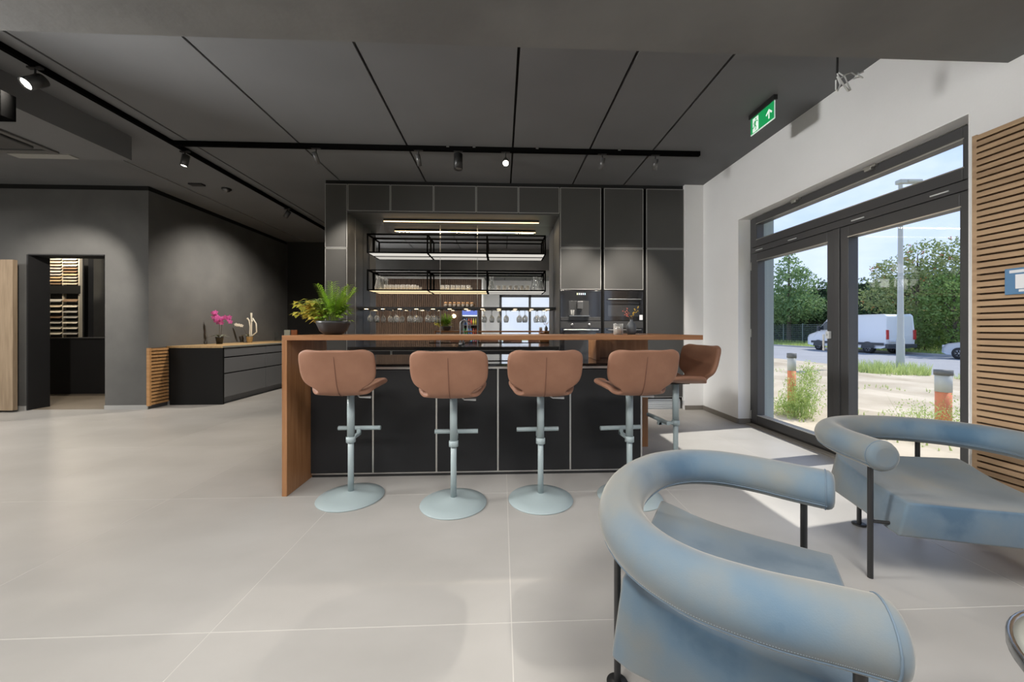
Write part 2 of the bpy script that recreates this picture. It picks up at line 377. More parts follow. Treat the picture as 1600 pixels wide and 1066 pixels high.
# other glazing, outside the frame
for nm, bb, ps in (('window_2', B().box(3.02, -3.2, 0, 3.12, -3.1, 2.55).box(3.02, .65, 0, 3.12, .75, 2.55).box(3.02, -1.3, 0, 3.12, -1.2, 2.55).box(3.02, -3.1, 2.45, 3.12, .65, 2.55).box(3.02, -3.1, 0, 3.12, .65, .1), [(3.06, -3.1, .1, 3.066, -1.3, 2.45), (3.06, -1.2, .1, 3.066, .65, 2.45)]),
                  ('window_3', B().box(-.1, -4.35, 0, 0, -4.25, 2.6).box(2.4, -4.35, 0, 2.5, -4.25, 2.6).box(1.15, -4.35, 0, 1.25, -4.25, 2.6).box(-.1, -4.35, 2.5, 2.5, -4.25, 2.6).box(-.1, -4.35, 0, 2.5, -4.25, .1), [(0, -4.30, .1, 1.15, -4.294, 2.5), (1.25, -4.30, .1, 2.4, -4.294, 2.5)])):
    r_ = sroot(nm); obj('frame', bb, M_frame, r_)
    for p in ps: obj('pane', B().box(*p), M_glass, r_)

# ================================================================== SLAT PANELS
sp_ = thing('slat_wall_panel', 'tall oak slat panel of horizontal battens covering the wall right of the big window', 'wall panel')
ys0, ys1 = .86, 2.104
obj('backing_board', B().box(XR - .012, ys0, .02, XR, ys1, 2.31), M_slatback, sp_)
obj('edge_board', B().box(XR - .036, ys1 - .022, .02, XR - .012, ys1, 2.31), M_slat, sp_)
nsl = 60; pitch = 2.29 / nsl
slm = B().box(-.036, 0, 0, -.012, ys1 - .022 - ys0, pitch * .70).mesh('slat'); slm.materials.append(M_slat)
for i in range(nsl):
    obj('slat', slm, M_slat, sp_, loc=(XR, ys0, .02 + i * pitch + pitch * .15))
p2 = thing('slat_end_panel', 'low warm oak slat panel on the grey wall at the sideboard end', 'wall panel')
obj('backing_board', B().box(XS, YG + .0, .05, XS + .012, 5.76, .875), M_slatback, p2)
obj('edge_board', B().box(XS + .0, YG - .03, .05, XS + .04, YG + .0, .875), M_slatx, p2)
ns2 = 17; pt2 = .825 / ns2
s2m = B().box(.012, 0, 0, .036, 5.76 - YG, pt2 * .68).mesh('slat'); s2m.materials.append(M_slatx)
for i in range(ns2): obj('slat', s2m, M_slatx, p2, loc=(XS, YG, .05 + i * pt2 + pt2 * .16))
p3 = thing('rear_slat_wall', 'brown wall of upright wooden slats seen in the bar mirror', 'wall panel')
obj('backing_board', B().box(-5.2, -2.3, 0, -.75, -2.285, 3.0), M_slatback, p3)
s3m = B().box(0, 0, 0, .045, .03, 3.0).mesh('slat'); s3m.materials.append(M_slatv)
for i in range(63): obj('slat', s3m, M_slatv, p3, loc=(-5.18 + i * .07, -2.285, 0))

# blue sign on the slats
bs = thing('blue_wall_sign', 'small blue sign with a white card on the oak slats', 'sign', (XR - .036, 1.952, 1.34))
obj('board', B().box(-.012, -.28, 0, 0, 0, .145), mat('sign_blue', (.10, .22, .38), .45), bs, bevel=.003)
obj('card', B().box(-.018, -.26, .03, -.012, -.048, .108), mat('card_white', (.75, .76, .78), .5), bs)
obj('title_strip', B().box(-.015, -.25, .118, -.012, -.022, .134), mat('strip_white', (.70, .72, .74), .5), bs)
obj('lower_strip', B().box(-.016, -.24, .013, -.012, -.06, .026), MATS['strip_white'], bs)
tri = B(); c_ = (-.108, .075)
A_ = [(-.094, .060), (-.130, .060), (-.112, .092)]
for i in range(3):
    a = Vector((-.0185, *A_[i])); b = Vector((-.0185, *A_[(i+1) % 3])); tri.tube([a, b], .0011, 5)
obj('triangle_mark', tri, mat('ink_grey', (.12, .13, .15), .7), bs)

# ================================================================== KITCHEN WALL
YK = 5.15; YM = 5.73; KT = 3.145
NX0, NX1, NZ = -2.12, .81, 2.77
kb = thing('tall_kitchen_block', 'anthracite wall of cabinets framing the mirrored bar niche', 'cabinet')
car = B()
car.box(-2.425, YK + .021, 0, NX0 - .021, YM, KT); car.box(NX0, YK + .021, NZ + .001, NX1, YM, KT)
obj('carcass', car, M_anth, kb)
obj('top_filler', B().box(-2.425, YK + .03, KT, 2.60, YM, CEIL), M_gap, kb)
obj('niche_side', B().box(NX0 - .02, YK + .0, .0, NX0, YM, NZ), M_anth, kb)
obj('niche_ceiling', B().box(NX0, YK, NZ - .02, NX1, YM, NZ), M_anth, kb)
obj('mirror_back', B().box(-2.43, YM, 0, 2.6, YM + .03, KT), M_blackm, kb)
for a, b_ in ((NX0, XY(688, YM)), (XY(688, YM), XY(746, YM)), (XY(746, YM), NX1)):
    obj('mirror_panel', B().box(a + .003, YM - .006, .9, b_ - .003, YM, NZ - .02), M_mirror, kb)
def panel(p, x0, z0, x1, z1, y=YK, m=M_anth, nm='door', edge=True, al=True):
    g = .004
    o = obj(nm, B().box(x0 + g, y, z0 + g, x1 - g, y + .02, z1 - g), m, p, bevel=.0015, seg=1)
    if edge:
        t = .008; e = B()
        e.box(x0 + g, y - .002, z0 + g, x0 + g + t, y + .004, z1 - g).box(x1 - g - t, y - .002, z0 + g, x1 - g, y + .004, z1 - g)
        e.box(x0 + g + t, y - .002, z0 + g, x1 - g - t, y + .004, z0 + g + t).box(x0 + g + t, y - .002, z1 - g - t, x1 - g - t, y + .004, z1 - g)
        obj('edge_strip', e, M_edge, o)
    return o
M_edge = mat('grey_edge', (.30, .30, .29), .35)
panel(kb, -2.425, 0, NX0, 2.26); panel(kb, -2.425, 2.26, NX0, KT)
for a, b_ in ((543, 610), (610, 677.5), (677.5, 744), (744, 810), (810, 874.5)):
    panel(kb, XY(a, YK), NZ, XY(b_, YK), KT)
for u in (688, 746): obj('mirror_joint', B().box(XY(u, YM) - .0035, YM - .008, .9, XY(u, YM) + .0035, YM - .001, NZ - .02), M_alu, kb)
obj('wall_seam', B().box(XY(569, 5.5) if False else NX0 + .0005, 5.42, .9, NX0 + .003, 5.425, NZ), M_edge, kb)
# tall units
cols = [(XY(875, YK), XY(939.5, YK)), (XY(943.5, YK), XY(1005.5, YK)), (XY(1009.5, YK), 2.60)]
def appliance(parent_label, x0, x1, kind):
    pass
labs = ['tall anthracite cabinet around the built-in coffee machine', 'tall anthracite cabinet around the compact oven', 'tall plain anthracite cabinet next to the white wall']
for i, (a, b_) in enumerate(cols):
    t = thing('tall_cabinet', labs[i], 'cabinet')
    obj('carcass', B().box(a - .004, YK + .022, 0.13, b_ + .004, YM, KT), M_gap, t)
    if i == 0: obj('niche_side', B().box(NX1 - .0, YK + .02, 0, NX1 + .02, YM, NZ), M_anth, t)
    panel(t, a, 2.29, b_, KT)
    if i < 2:
        panel(t, a, 1.70, b_, 2.29)
        panel(t, a, .13, b_, .52)
    else:
        panel(t, a, .17, b_, 2.29)
    if i < 2: obj('plinth', B().box(a, YK + .05, 0, b_, YK + .07, .13), M_front, t)
    else:
        pl = obj('vent_plinth', B().box(2.05, YK + .03, 0, 2.56, YK + .05, .16), mat('pale_grille', (.55, .58, .60), .4), t)
        for k in range(5): obj('louvre', B().box(2.06, YK + .02, .02 + k * .028, 2.55, YK + .03, .036 + k * .028), MATS['pale_grille'], pl)
        obj('cable_duct', B().box(2.58, YK - .01, .13, 2.60, YK + .02, .36), M_polew, t)
def apx(u): return XY(u, YK)
def apz(v): return EYE + (CYP - v) / FPX * 5.15
# coffee machine
a, b_ = cols[0]
cm = thing('coffee_machine', 'black built-in coffee machine with a lit display, above the left oven', 'coffee machine')
M_scr = mat('appliance_glass', (.012, .012, .013), .08, coat=.8)
M_grayin = mat('appliance_grey', (.045, .045, .045), .3)
M_steel = mat('appliance_steel', (.45, .45, .45), .3, 1)
obj('front_panel', B().box(a + .006, YK, apz(501), b_ - .006, YK + .02, 1.692), M_scr, cm, bevel=.002)
obj('control_bar', B().box(a + .006, YK - .003, apz(464.5), b_ - .006, YK, 1.69), M_scr, cm)
for k, u in enumerate((902, 905, 908, 911, 914)): obj('display_icon', B().box(apx(u) - .008, YK - .005, apz(460.5), apx(u) + .006, YK - .003, apz(457.5)), emis('icon_light_%d' % k, [(1, 1, .6), (1, 1, 1), (1, 1, 1), (.9, .9, 1), (.7, .9, 1)][k], 1.6), cm)
obj('brew_recess', B().box(apx(889), YK - .004, apz(493.5), apx(920), YK, apz(470)), M_grayin, cm, bevel=.003)
obj('outlet', B().box(apx(901), YK - .06, apz(483), apx(909.5), YK - .004, apz(471)), mat('outlet_grey', (.12, .12, .12), .3, .5), cm, bevel=.006)
obj('drip_tray', B().box(apx(889), YK - .05, apz(494.5), apx(920), YK - .004, apz(493)), M_steel, cm)
obj('lower_drawer', B().box(a + .01, YK - .004, apz(501), b_ - .01, YK, apz(495.5)), M_grayin, cm, bevel=.002)
g_ = B().lathe([(.0, 0), (.022, 0), (.026, .075), (.024, .075), (.02, .004), (0, .004)], 14)
tag_ = obj('coffee_glass', g_, M_clear, loc=(apx(894), YK - .028, apz(493) + .0005)); setp(tag_, 'tumbler on the drip tray of the coffee machine', 'glass')
def oven(nm, label, a, b_, zt, zb, hv):
    o = thing(nm, label, 'oven')
    obj('front_panel', B().box(a + .006, YK, zb, b_ - .006, YK + .02, zt), M_scr, o, bevel=.002)
    obj('control_bar', B().box(a + .006, YK - .003, zt - .10, b_ - .006, YK, zt - .004), M_grayin if hv == 1 else M_scr, o)
    obj('window', B().box(a + .06, YK - .002, zb + .06, b_ - .06, YK, zt - .17), mat('oven_window', (.03, .032, .035), .05, coat=1), o)
    hz = zt - .125
    h = obj('handle', B().tube([(a + .05, YK - .045, hz), (b_ - .05, YK - .045, hz)], .007, 10), M_steel, o)
    for x in (a + .06, b_ - .06): obj('handle_post', B().tube([(x, YK - .045, hz), (x, YK, hz)], .006, 8), M_steel, h)
    for k in range(2 if hv != 2 else 0): obj('knob', along(((a + b_) / 2 - .12 + k * .24, YK - .002, zt - .052), (0, -1, 0), [(0, 0), (.018, 0), (.016, .018), (0, .018)], 16), M_steel, o)
    return o
oven('built_in_oven', 'black oven with a steel bar handle under the coffee machine', a, b_, apz(501) - .004, .53, 1)
a2, b2 = cols[1]
oven('compact_oven', 'black compact oven level with the coffee machine, behind the small vase', a2, b2, 1.692, apz(501), 2)
oven('lower_oven', 'black oven in the right column below the compact oven', a2, b2, apz(501) - .004, .53, 1)
o_ = obj('energy_label', B().box(apx(999), YK - .004, apz(500), apx(1004), YK - .0005, apz(492)), mat('label_white', (.8, .8, .82), .5)); setp(o_, 'small white sticker on the glass of the compact oven', 'sticker')
# niche counter
nc = thing('back_counter', 'low black back counter under the mirror behind the bar', 'counter')
obj('carcass', B().box(NX0, YK + .05, 0, NX1, YM, .86), M_front, nc)
obj('worktop', B().box(NX0, YK + .0, .86, NX1, YM - .006, .90), M_worktop, nc, bevel=.002)
for k in range(5):
    w5 = (NX1 - NX0) / 5; panel(nc, NX0 + k * w5, .1, NX0 + (k + 1) * w5, .855, y=YK + .03, m=M_front, nm='drawer')
# tap
tp = thing('bar_tap', 'tall chrome swan neck tap in front of the bar mirror', 'tap', (XY(719, 5.5), 5.5, .9))
pts = [(0, 0, 0), (0, 0, .32)] + [(.055 * (1 - math.cos(t)), 0, .32 + .06 * math.sin(t)) for t in [math.pi * k / 8 for k in range(1, 9)]] + [(.11, 0, .22)]
obj('spout', B().tube(pts, .012, 10), M_steel, tp); obj('tap_base', cyl(.025, 0, .04, 16), M_steel, tp); obj('tap_lever', B().tube([(0, 0, .06), (0, -.07, .09)], .006, 8), M_steel, tp)
# LED bar on the niche ceiling
ld = thing('niche_light_bar', 'glowing warm linear lamp on the niche ceiling above the racks', 'lamp')
obj('housing', B().box(-1.72, 5.43, NZ - .045, .55, 5.47, NZ - .02), M_black, ld); obj('diffuser', B().box(-1.72, 5.438, NZ - .052, .55, 5.462, NZ - .045), M_led, ld)
l = bpy.data.lights.new('niche_lamp', 'AREA'); l.shape = 'RECTANGLE'; l.size = 2.2; l.size_y = .03; l.energy = 22 * ROOM; l.color = (1, .80, .55)
lo = bpy.data.objects.new('niche_lamp', l); COL.objects.link(lo); lo.parent = ld; lo.location = (-.585, 5.45, NZ - .055)
# hanging racks
RX0, RX1 = XY(573, 5.46), XY(853, 5.46)
def rack(zb, zt, label, om, tint):
    t = thing('hanging_rack', label, 'shelf', group='wall racks in front of the bar mirror')
    y0, y1 = 5.46, 5.715; s = .019; b = B(); fs = [RX0, RX0 + (RX1 - RX0) / 3, RX0 + (RX1 - RX0) * 2 / 3, RX1]
    for y in (y0, y1 - s):
        for z in (zb, zt - s): b.box(RX0, y, z, RX1, y + s, z + s)
        for i, x in enumerate(fs): x = x - (s if i == 3 else (s / 2 if i else 0)); b.box(x, y, zb + s, x + s, y + s, zt - s)
    for i, x in enumerate(fs):
        x = x - (s if i == 3 else (s / 2 if i else 0))
        for z in (zb, zt - s): b.box(x, y0 + s, z, x + s, y1 - s, z + s)
    obj('frame', b, M_track, t)
    for i in range(3):
        obj('light_shelf', B().box(fs[i] + s, y0 + s, zb + .002, fs[i+1] - s, y1 - s, zb + .008), om[i], t)
    return t, zb + .012
rack(2.26, 2.545, 'upper black wire rack with white glowing shelf, empty', [M_opalw] * 3, 0)
_, ZS = rack(1.71, 2.02, 'lower black wire rack holding tumblers and carafes', [M_opaly, M_opaly, M_opalw], 0)
ZS = 1.7185
# glass rail shelf
rl = thing('glass_rail', 'slim black shelf across the mirror with glasses hanging below', 'shelf')
obj('board', B().box(NX0, 5.50, 1.445, NX1, 5.715, 1.475), M_black, rl)
for k in range(12):
    x = NX0 + .12 + k * (NX1 - NX0 - .24) / 11
    obj('downlight', cyl(.028, 1.4405, 1.4455, 12, (x, 5.52)), emis('downlight_glow', (1, .72, .4), 7) if k == 0 else bpy.data.materials['downlight_glow'], rl)
railm = B()
for k in range(20):
    x = NX0 + .1 + k * (NX1 - NX0 - .2) / 19; railm.box(x - .003, 5.50, 1.43, x + .003, 5.71, 1.4445)
o_ = obj('hanger_rails', railm, M_black, rl); o_['kind'] = 'stuff'
# wine glasses upside down: foot up at z = 1.435
wg = B().lathe([(0, 0), (.034, 0), (.034, -.002), (.004, -.008), (.0035, -.075), (.012, -.088), (.034, -.115), (.040, -.140), (.036, -.170), (.029, -.195), (.0275, -.195), (.0345, -.169), (.0385, -.140), (.032, -.117), (0, -.090)], 16)
wgm = wg.mesh('wine_glass'); wgm.materials.append(M_clear)
us = [579, 590, 610, 620.5, 640.4, 650.7, 669, 679, 756, 768, 780, 791, 812, 821, 840, 850]
nmz = ['leftmost wine glass hanging under the rail', 'second hanging wine glass from the niche\'s left side', 'third hanging wine glass from the niche\'s left side', 'fourth hanging wine glass from the niche\'s left side',
       'fifth hanging wine glass from the niche\'s left side', 'sixth hanging wine glass from the niche\'s left side', 'seventh hanging wine glass, left of the mirror seam', 'hanging wine glass nearest the left mirror seam',
       'hanging wine glass just right of the jars', 'second hanging wine glass right of the jars', 'third hanging wine glass right of the jars', 'fourth hanging wine glass right of the jars',
       'hanging wine glass, left one of the lone pair', 'hanging wine glass, right one of the lone pair', 'hanging wine glass second from the niche\'s right side', 'rightmost wine glass hanging under the rail']
for u, l in zip(us, nmz):
    o = obj('wine_glass', wgm, M_clear, loc=(XY(u, 5.6), 5.6 + random.uniform(-.03, .03), 1.4445)); setp(o, l, 'glass', 'wine glasses hanging under the rail')
# jars with cork lids
jm = B().lathe([(0, 0), (.026, 0), (.026, .04), (.018, .05)], 12).mesh('jar'); jm.materials.append(mat('jar_content', (.35, .30, .25), .2))
lm = B().lathe([(.02, .05), (.022, .05), (.022, .075), (0, .077)], 12).mesh('lid'); lm.materials.append(mat('cork', (.62, .36, .18), .7))
ordn = ['leftmost', 'second', 'third', 'middle', 'fifth', 'sixth', 'rightmost']
for k in range(7):
    j = thing('spice_jar', '%s small cork topped jar on the rail shelf' % ordn[k], 'jar', (XY(696.5 + k * 6.8, 5.56), 5.56, 1.475), group='jars on the rail shelf')
    obj('body', jm, None, j); obj('lid', lm, None, j)
# tumblers
tm = B().lathe([(0, 0), (.027, 0), (.033, .085), (.031, .085), (.026, .006), (0, .006)], 14).mesh('tumbler')
M_tum = thin_glass('tumbler_glass_lit', (.95, .9, .82), 1.2, .15, 1.6); tm.materials.append(M_tum)  # clear tumblers, light on their edges put into the colour
TG = 'tumblers on the lower rack'
def tumbler(x, y, z, l): setp(obj('tumbler', tm, None, loc=(x, y, z)), l, 'glass', TG)
for k in range(6):
    for r__ in range(2):
        tumbler(XY(604 + 8.6 * k, 5.54) + .02 * r__, 5.53 + .09 * r__, ZS, 'tumbler in the left rack bay, %s row, %s' % (('front', 'rear')[r__], ['beside the carafe', 'second from the carafe', 'third from the carafe', 'fourth from the carafe', 'fifth from the carafe', 'farthest from the carafe'][k]))
for k in range(6): tumbler(XY(691 + 8.2 * k, 5.56), 5.56, ZS, 'tumbler in the middle rack bay, %s' % ['leftmost', 'second from its left', 'third from its left', 'third from its right', 'second from its right', 'rightmost'][k])
for k in range(6): tumbler(XY(779 + 9 * k, 5.56), 5.56, ZS, 'tumbler in the right rack bay, %s' % ['beside the bottle vase', 'second from the bottle vase', 'third from the bottle vase', 'third from the carafe pair', 'second from the carafe pair', 'beside the carafe pair'][k])
cmh = B().lathe([(0, 0), (.045, 0), (.05, .05), (.03, .13), (.022, .17), (.032, .215), (.030, .215), (.019, .17), (.027, .13), (.046, .05), (0, .005)], 16).mesh('carafe'); cmh.materials.append(M_clear)
for u, y, l in ((591, 5.53, 'clear glass carafe at the left end of the lower rack'), (596.5, 5.64, 'glass carafe standing behind the left end carafe'), (768, 5.56, 'bottle shaped glass vase left of the right bay tumblers'), (836, 5.53, 'glass carafe right of the right bay tumblers'), (845, 5.62, 'glass carafe at the right end of the lower rack')):
    setp(obj('carafe', cmh, None, loc=(XY(u, y), y, ZS)), l, 'carafe', 'carafes on the lower rack')

# ================================================================== ISLAND / BAR
YF = 2.90; XL = -1.505; ZT = 1.105; XE = 1.445
isl = thing('kitchen_island', 'black fronted island under the wooden bar top with glossy worktop', 'kitchen island')
IX0, IX1 = XL + .04, XY(1002, YF)
obj('body', B().box(IX0, YF + .02, .03, IX1, 3.95, .845), M_front, isl)
obj('worktop', B().box(IX0, YF - .0, .855, IX1 + .0, 3.97, .875), M_worktop, isl, bevel=.002)
obj('grip_rail', B().box(IX0, YF - .002, .836, IX1, YF + .02, .853), M_alu, isl)
seams = [XY(u, YF) for u in (484, 583, 682, 778, 891, 1002)]
for i in range(5):
    o = obj('front_panel', B().box(seams[i] + .006, YF, .035, seams[i+1] - .006, YF + .02, .828), M_front, isl, bevel=.001, seg=1)
for x in seams: obj('metal_strip', B().box(x - .006, YF - .003, .03, x + .006, YF + .019, .836), M_alu, isl)
obj('bottom_rail', B().box(IX0, YF - .002, .024, IX1, YF + .02, .034), M_alu, isl)
obj('plinth', B().box(IX0, YF + .01, 0, IX1, 3.9, .024), M_black, isl)
hob = obj('hob', B().box(-.75, 3.15, .8755, .2, 3.65, .881), M_gloss, isl, bevel=.002)
bar = thing('bar_counter', 'reddish oak bar slab with a wooden cheek at its left end', 'bar counter')
obj('slab', B().box(XL, 2.585, ZT - .034, XE, 3.16, ZT), M_oakbar, bar, bevel=.002)
obj('slab_wing', B().box(.92, 3.16, ZT - .034, XE, 3.57, ZT), M_oakbar, bar)
obj('left_cheek', B().box(XL, 2.585, 0, XL + .034, 3.16, ZT - .034), M_oakbarz, bar, bevel=.002)
obj('right_support', B().box(1.09, 3.53, 0, XE - .02, 3.565, ZT - .034), M_oakbarz, bar, bevel=.002)
obj('inner_support', B().box(.83, 3.2, .8755, .86, 3.50, ZT - .034), M_oakbarz, bar, bevel=.002)
obj('inner_panel', B().box(.86, 3.46, .8755, 1.085, 3.50, ZT - .034), M_oakbarz, bar, bevel=.002)
# candle and vase on the bar
cn = thing('candle_jar', 'white candle in a glass jar on the bar top', 'candle', (XY(966, 2.85), 2.85, ZT))
obj('glass', B().lathe([(0, 0), (.036, 0), (.036, .085), (.033, .085), (.033, .004), (0, .004)], 20), M_clear, cn)
obj('wax', cyl(.032, .005, .066, 20), M_ceramic, cn)
vs_ = thing('ribbed_vase', 'small dark ribbed vase with orange berry sprigs on the bar', 'vase', (XY(986.5, 2.9), 2.9, ZT))
rb = B(); n_ = 48; prof = [(0, 0), (.028, 0), (.036, .03), (.035, .07), (.022, .095), (.012, .105), (.013, .12)]
vv = []; ff = []
for i, (r, z) in enumerate(prof):
    for k in range(n_):
        t = 2 * math.pi * k / n_; rr = r * (1 + (.06 if k % 2 else -.03) * (1 if 0 < i < 5 else 0)); vv.append((rr * math.cos(t), rr * math.sin(t), z))
for i in range(len(prof) - 1):
    for k in range(n_): ff.append((i*n_+k, i*n_+(k+1) % n_, (i+1)*n_+(k+1) % n_, (i+1)*n_+k))
rb.add(vv, ff, True); obj('vase_body', rb, mat('slate_ceramic', (.10, .11, .12), .45), vs_)
for k, (dx, dz, c) in enumerate(((-.07, .08, 0), (-.05, .05, 0), (.03, .09, 1), (.065, .11, 1), (.02, .06, 1), (-.03, .10, 0))):
    st = obj('twig', B().tube([(0, 0, .11), (dx * .5, .005 * k - .01, .11 + dz * .6), (dx, .01 * k - .02, .12 + dz)], .0013, 5), M_bark, vs_)
    bb = B()
    for q in range(5):
        s_ = .5 + .12 * q; bb.lathe([(0, -.006), (.006, 0), (0, .006)], 6, (dx * s_ + random.uniform(-.007, .007), .008 * k - .016, .11 + dz * s_ + random.uniform(-.004, .012)))
    o = obj('berries', bb, (mat('sprig_pink', (.6, .16, .12), .5), mat('sprig_yellow', (.75, .5, .06), .5))[c], st); o['kind'] = 'stuff'
setp(obj('coaster_tray', B().lathe([(0, 0), (.055, 0), (.057, .004), (0, .004)], 20), M_clear, loc=(XY(995, 2.9) + .03, 2.92, ZT)), 'thin clear glass coaster beside the ribbed vase', 'coaster')

# ---- planted bowl on the bar
def leaf(b, p, d, L, W, up=Vector((0,0,1)), bend=.25):
    d = Vector(d).normalized(); sd = d.cross(up)
    if sd.length < 1e-3: sd = Vector((1,0,0))
    sd.normalize(); nn = sd.cross(d); p = Vector(p)
    q1 = p + d * L * .45 + nn * L * .08; q2 = p + d * L - nn * L * bend
    b.add([p, q1 - sd * W / 2, q2, q1 + sd * W / 2, q1 - nn * W * .12], [(0, 1, 4), (1, 2, 4), (2, 3, 4), (3, 0, 4)], True)
PX, PY = XY(521, 2.86), 2.86
pb = thing('planted_bowl', 'leafy palm and variegated foliage in a black bowl on the bar', 'plant', (PX, PY, ZT))
obj('bowl', B().lathe([(0, 0), (.06, 0), (.095, .03), (.118, .085), (.122, .105), (.114, .105), (.10, .08), (0, .08)], 32), mat('black_bowl', (.035, .036, .038), .35), pb)
obj('soil', cyl(.108, .07, .092, 24), mat('soil', (.03, .02, .012), 1), pb)
for k in range(34):
    a = random.uniform(0, 6.28); ln = random.uniform(.16, .335); lean = random.uniform(.08, .42)
    base = Vector((random.uniform(-.03, .03), random.uniform(-.03, .03), .09)); dv = Vector((math.cos(a) * lean, math.sin(a) * lean, 1)).normalized()
    pts = [base + dv * ln * t + Vector((math.cos(a), math.sin(a), -1)) * (.10 * lean * t * t) for t in (0, .25, .5, .75, 1)]
    fr = obj('frond', B().tube(pts, [.0022, .002, .0016, .0012, .0008], 5), mat('palm_stem', (.25, .33, .06), .6), pb)
    lb = B()
    for q in range(13):
        t = .3 + .7 * q / 12; i = min(3, int(t * 4)); f = t * 4 - i; pp = pts[i].lerp(pts[i+1], f); dd = (pts[i+1] - pts[i]).normalized()
        sd = dd.cross(Vector((0, 0, 1))).normalized()
        for s_ in (-1, 1): leaf(lb, pp, dd * .75 + sd * s_ + Vector((0, 0, .1)), .062 * (1.05 - .6 * abs(t - .55)), .0125)
    o = obj('leaflets', lb, M_grn, fr); o['kind'] = 'stuff'
lb = B()
for k in range(120):
    a = random.uniform(0, 6.28); r = random.uniform(.02, .12); z = random.uniform(.10, .24)
    leaf(lb, (math.cos(a) * r, math.sin(a) * r, z), (math.cos(a), math.sin(a), random.uniform(-.1, .5)), random.uniform(.035, .06), random.uniform(.022, .036))
o = obj('bright_leaves', lb, M_grn, pb); o['kind'] = 'stuff'
for k in range(24):
    a = R(random.uniform(150, 215)); ex = random.uniform(.13, .26); ez = random.uniform(-.0, .15) + .06
    p1 = Vector((math.cos(a) * ex, math.sin(a) * ex * .8, .05 + ez))
    st = obj('trailing_stem', B().tube([(-.03, 0, .09), (p1.x * .5, p1.y * .5, .12 + ez * .8), tuple(p1)], .002, 5), mat('palm_stem', (.25, .33, .06), .6), pb)
    lb = B()
    for q in range(7):
        t = .45 + .1 * q; pp = Vector((-.03, 0, .1)).lerp(p1, min(t, 1)) + Vector((0, random.uniform(-.02, .02), random.uniform(-.01, .03)))
        ang = random.uniform(0, 6.28); leaf(lb, pp, (math.cos(ang) - .5, math.sin(ang), random.uniform(-.3, .2)), random.uniform(.05, .075), random.uniform(.028, .042))
    o = obj('variegated_leaves', lb, M_coleus, st); o['kind'] = 'stuff'

# ================================================================== BAR STOOLS
def stool_shell():
    # profile: seat front -> seat back -> backrest top  (y, z) ; width halves
    P = [(.200, .740, .10), (.198, .745, .165), (.165, .751, .200), (.10, .748, .212), (.02, .740, .214), (-.06, .734, .210), (-.120, .731, .203), (-.152, .736, .178), (-.172, .752, .128),
         (-.185, .772, .140), (-.196, .798, .196), (-.206, .828, .226), (-.220, .880, .236), (-.230, .925, .236), (-.239, .960, .236), (-.247, .988, .232), (-.253, 1.008, .218), (-.255, 1.017, .175)]
    n = 12; vs = []; fs = []
    for i, (y, z, w_) in enumerate(P):
        for k in range(n + 1):
            s = -1 + 2 * k / n
            seat = max(0, min(1, (.77 - z) / .03)) if i < 7 else 0
            back = max(0, min(1, (z - .755) / .06))
            yy = y + back * .030 * abs(s) ** 2.2; zz = z + seat * .05 * abs(s) ** 3
            vs.append((s * w_, yy, zz))
    for i in range(len(P) - 1):
        for k in range(n): a = i * (n + 1) + k; fs.append((a, a + 1, a + n + 2, a + n + 1))
    return B().add(vs, fs, True)
def make_stool(loc, label):
    t = thing('bar_stool', label, 'bar stool', loc, 0, 'bar stools at the bar')
    o = obj('seat_shell', stool_shell(), M_stool, t)
    md = o.modifiers.new('solid', 'SOLIDIFY'); md.thickness = .036; md.offset = 0
    md = o.modifiers.new('sub', 'SUBSURF'); md.levels = 2; md.render_levels = 2
    obj('back_seam', B().tube([(0, -.2625, .985), (0, -.2575, .955), (0, -.2465, .905), (0, -.2335, .85), (0, -.2205, .803), (0, -.2095, .776), (0, -.192, .742), (0, -.165, .7225), (0, -.13, .713)], .0018, 6), M_seam, o)
    obj('upper_pole', cyl(.0245, .42, .724, 20), M_pole, t); obj('mounting_plate', B().box(-.07, -.08, .712, .07, .08, .724), M_black, t, bevel=.004)
    obj('lower_pole', cyl(.0195, .035, .43, 20), M_pole, t)
    obj('collar', B().lathe([(.0245, .375), (.031, .377), (.031, .412), (.0245, .415)], 20), M_pole, t)
    fr = obj('footrest', B().tube([(-.15, .155, .432), (.15, .155, .432)], .016, 12), M_pole, t)
    obj('footrest_arm', B().box(-.012, .015, .385, .012, .15, .405).box(-.012, .13, .385, .012, .155, .43), M_pole, fr)
    obj('height_lever', B().tube([(.04, .02, .705), (.055, -.02, .702), (.075, -.045, .692), (.15, -.05, .692)], [.005, .005, .005, .009], 8), M_polew, t)
    obj('base_disc', B().lathe([(0, 0), (.215, 0), (.218, .004), (.215, .009), (.15, .020), (.06, .036), (.024, .045), (0, .047)], 48), M_pole, t)
    return t
st = make_stool((-1.03, 2.56, 0), 'terracotta bar stool nearest the bar\'s wooden left cheek')
for l, rz, lab in (((-.317, 2.44, 0), 0, 'second terracotta bar stool from the wooden cheek'), ((.262, 2.475, 0), R(2), 'terracotta bar stool in the middle of the bar front'),
                   ((.875, 2.49, 0), R(5), 'terracotta bar stool whose base hides behind the near armchair'), ((1.40, 2.91, 0), R(97), 'terracotta bar stool side on at the bar\'s open right end')):
    dup(st, l, rz, lab)

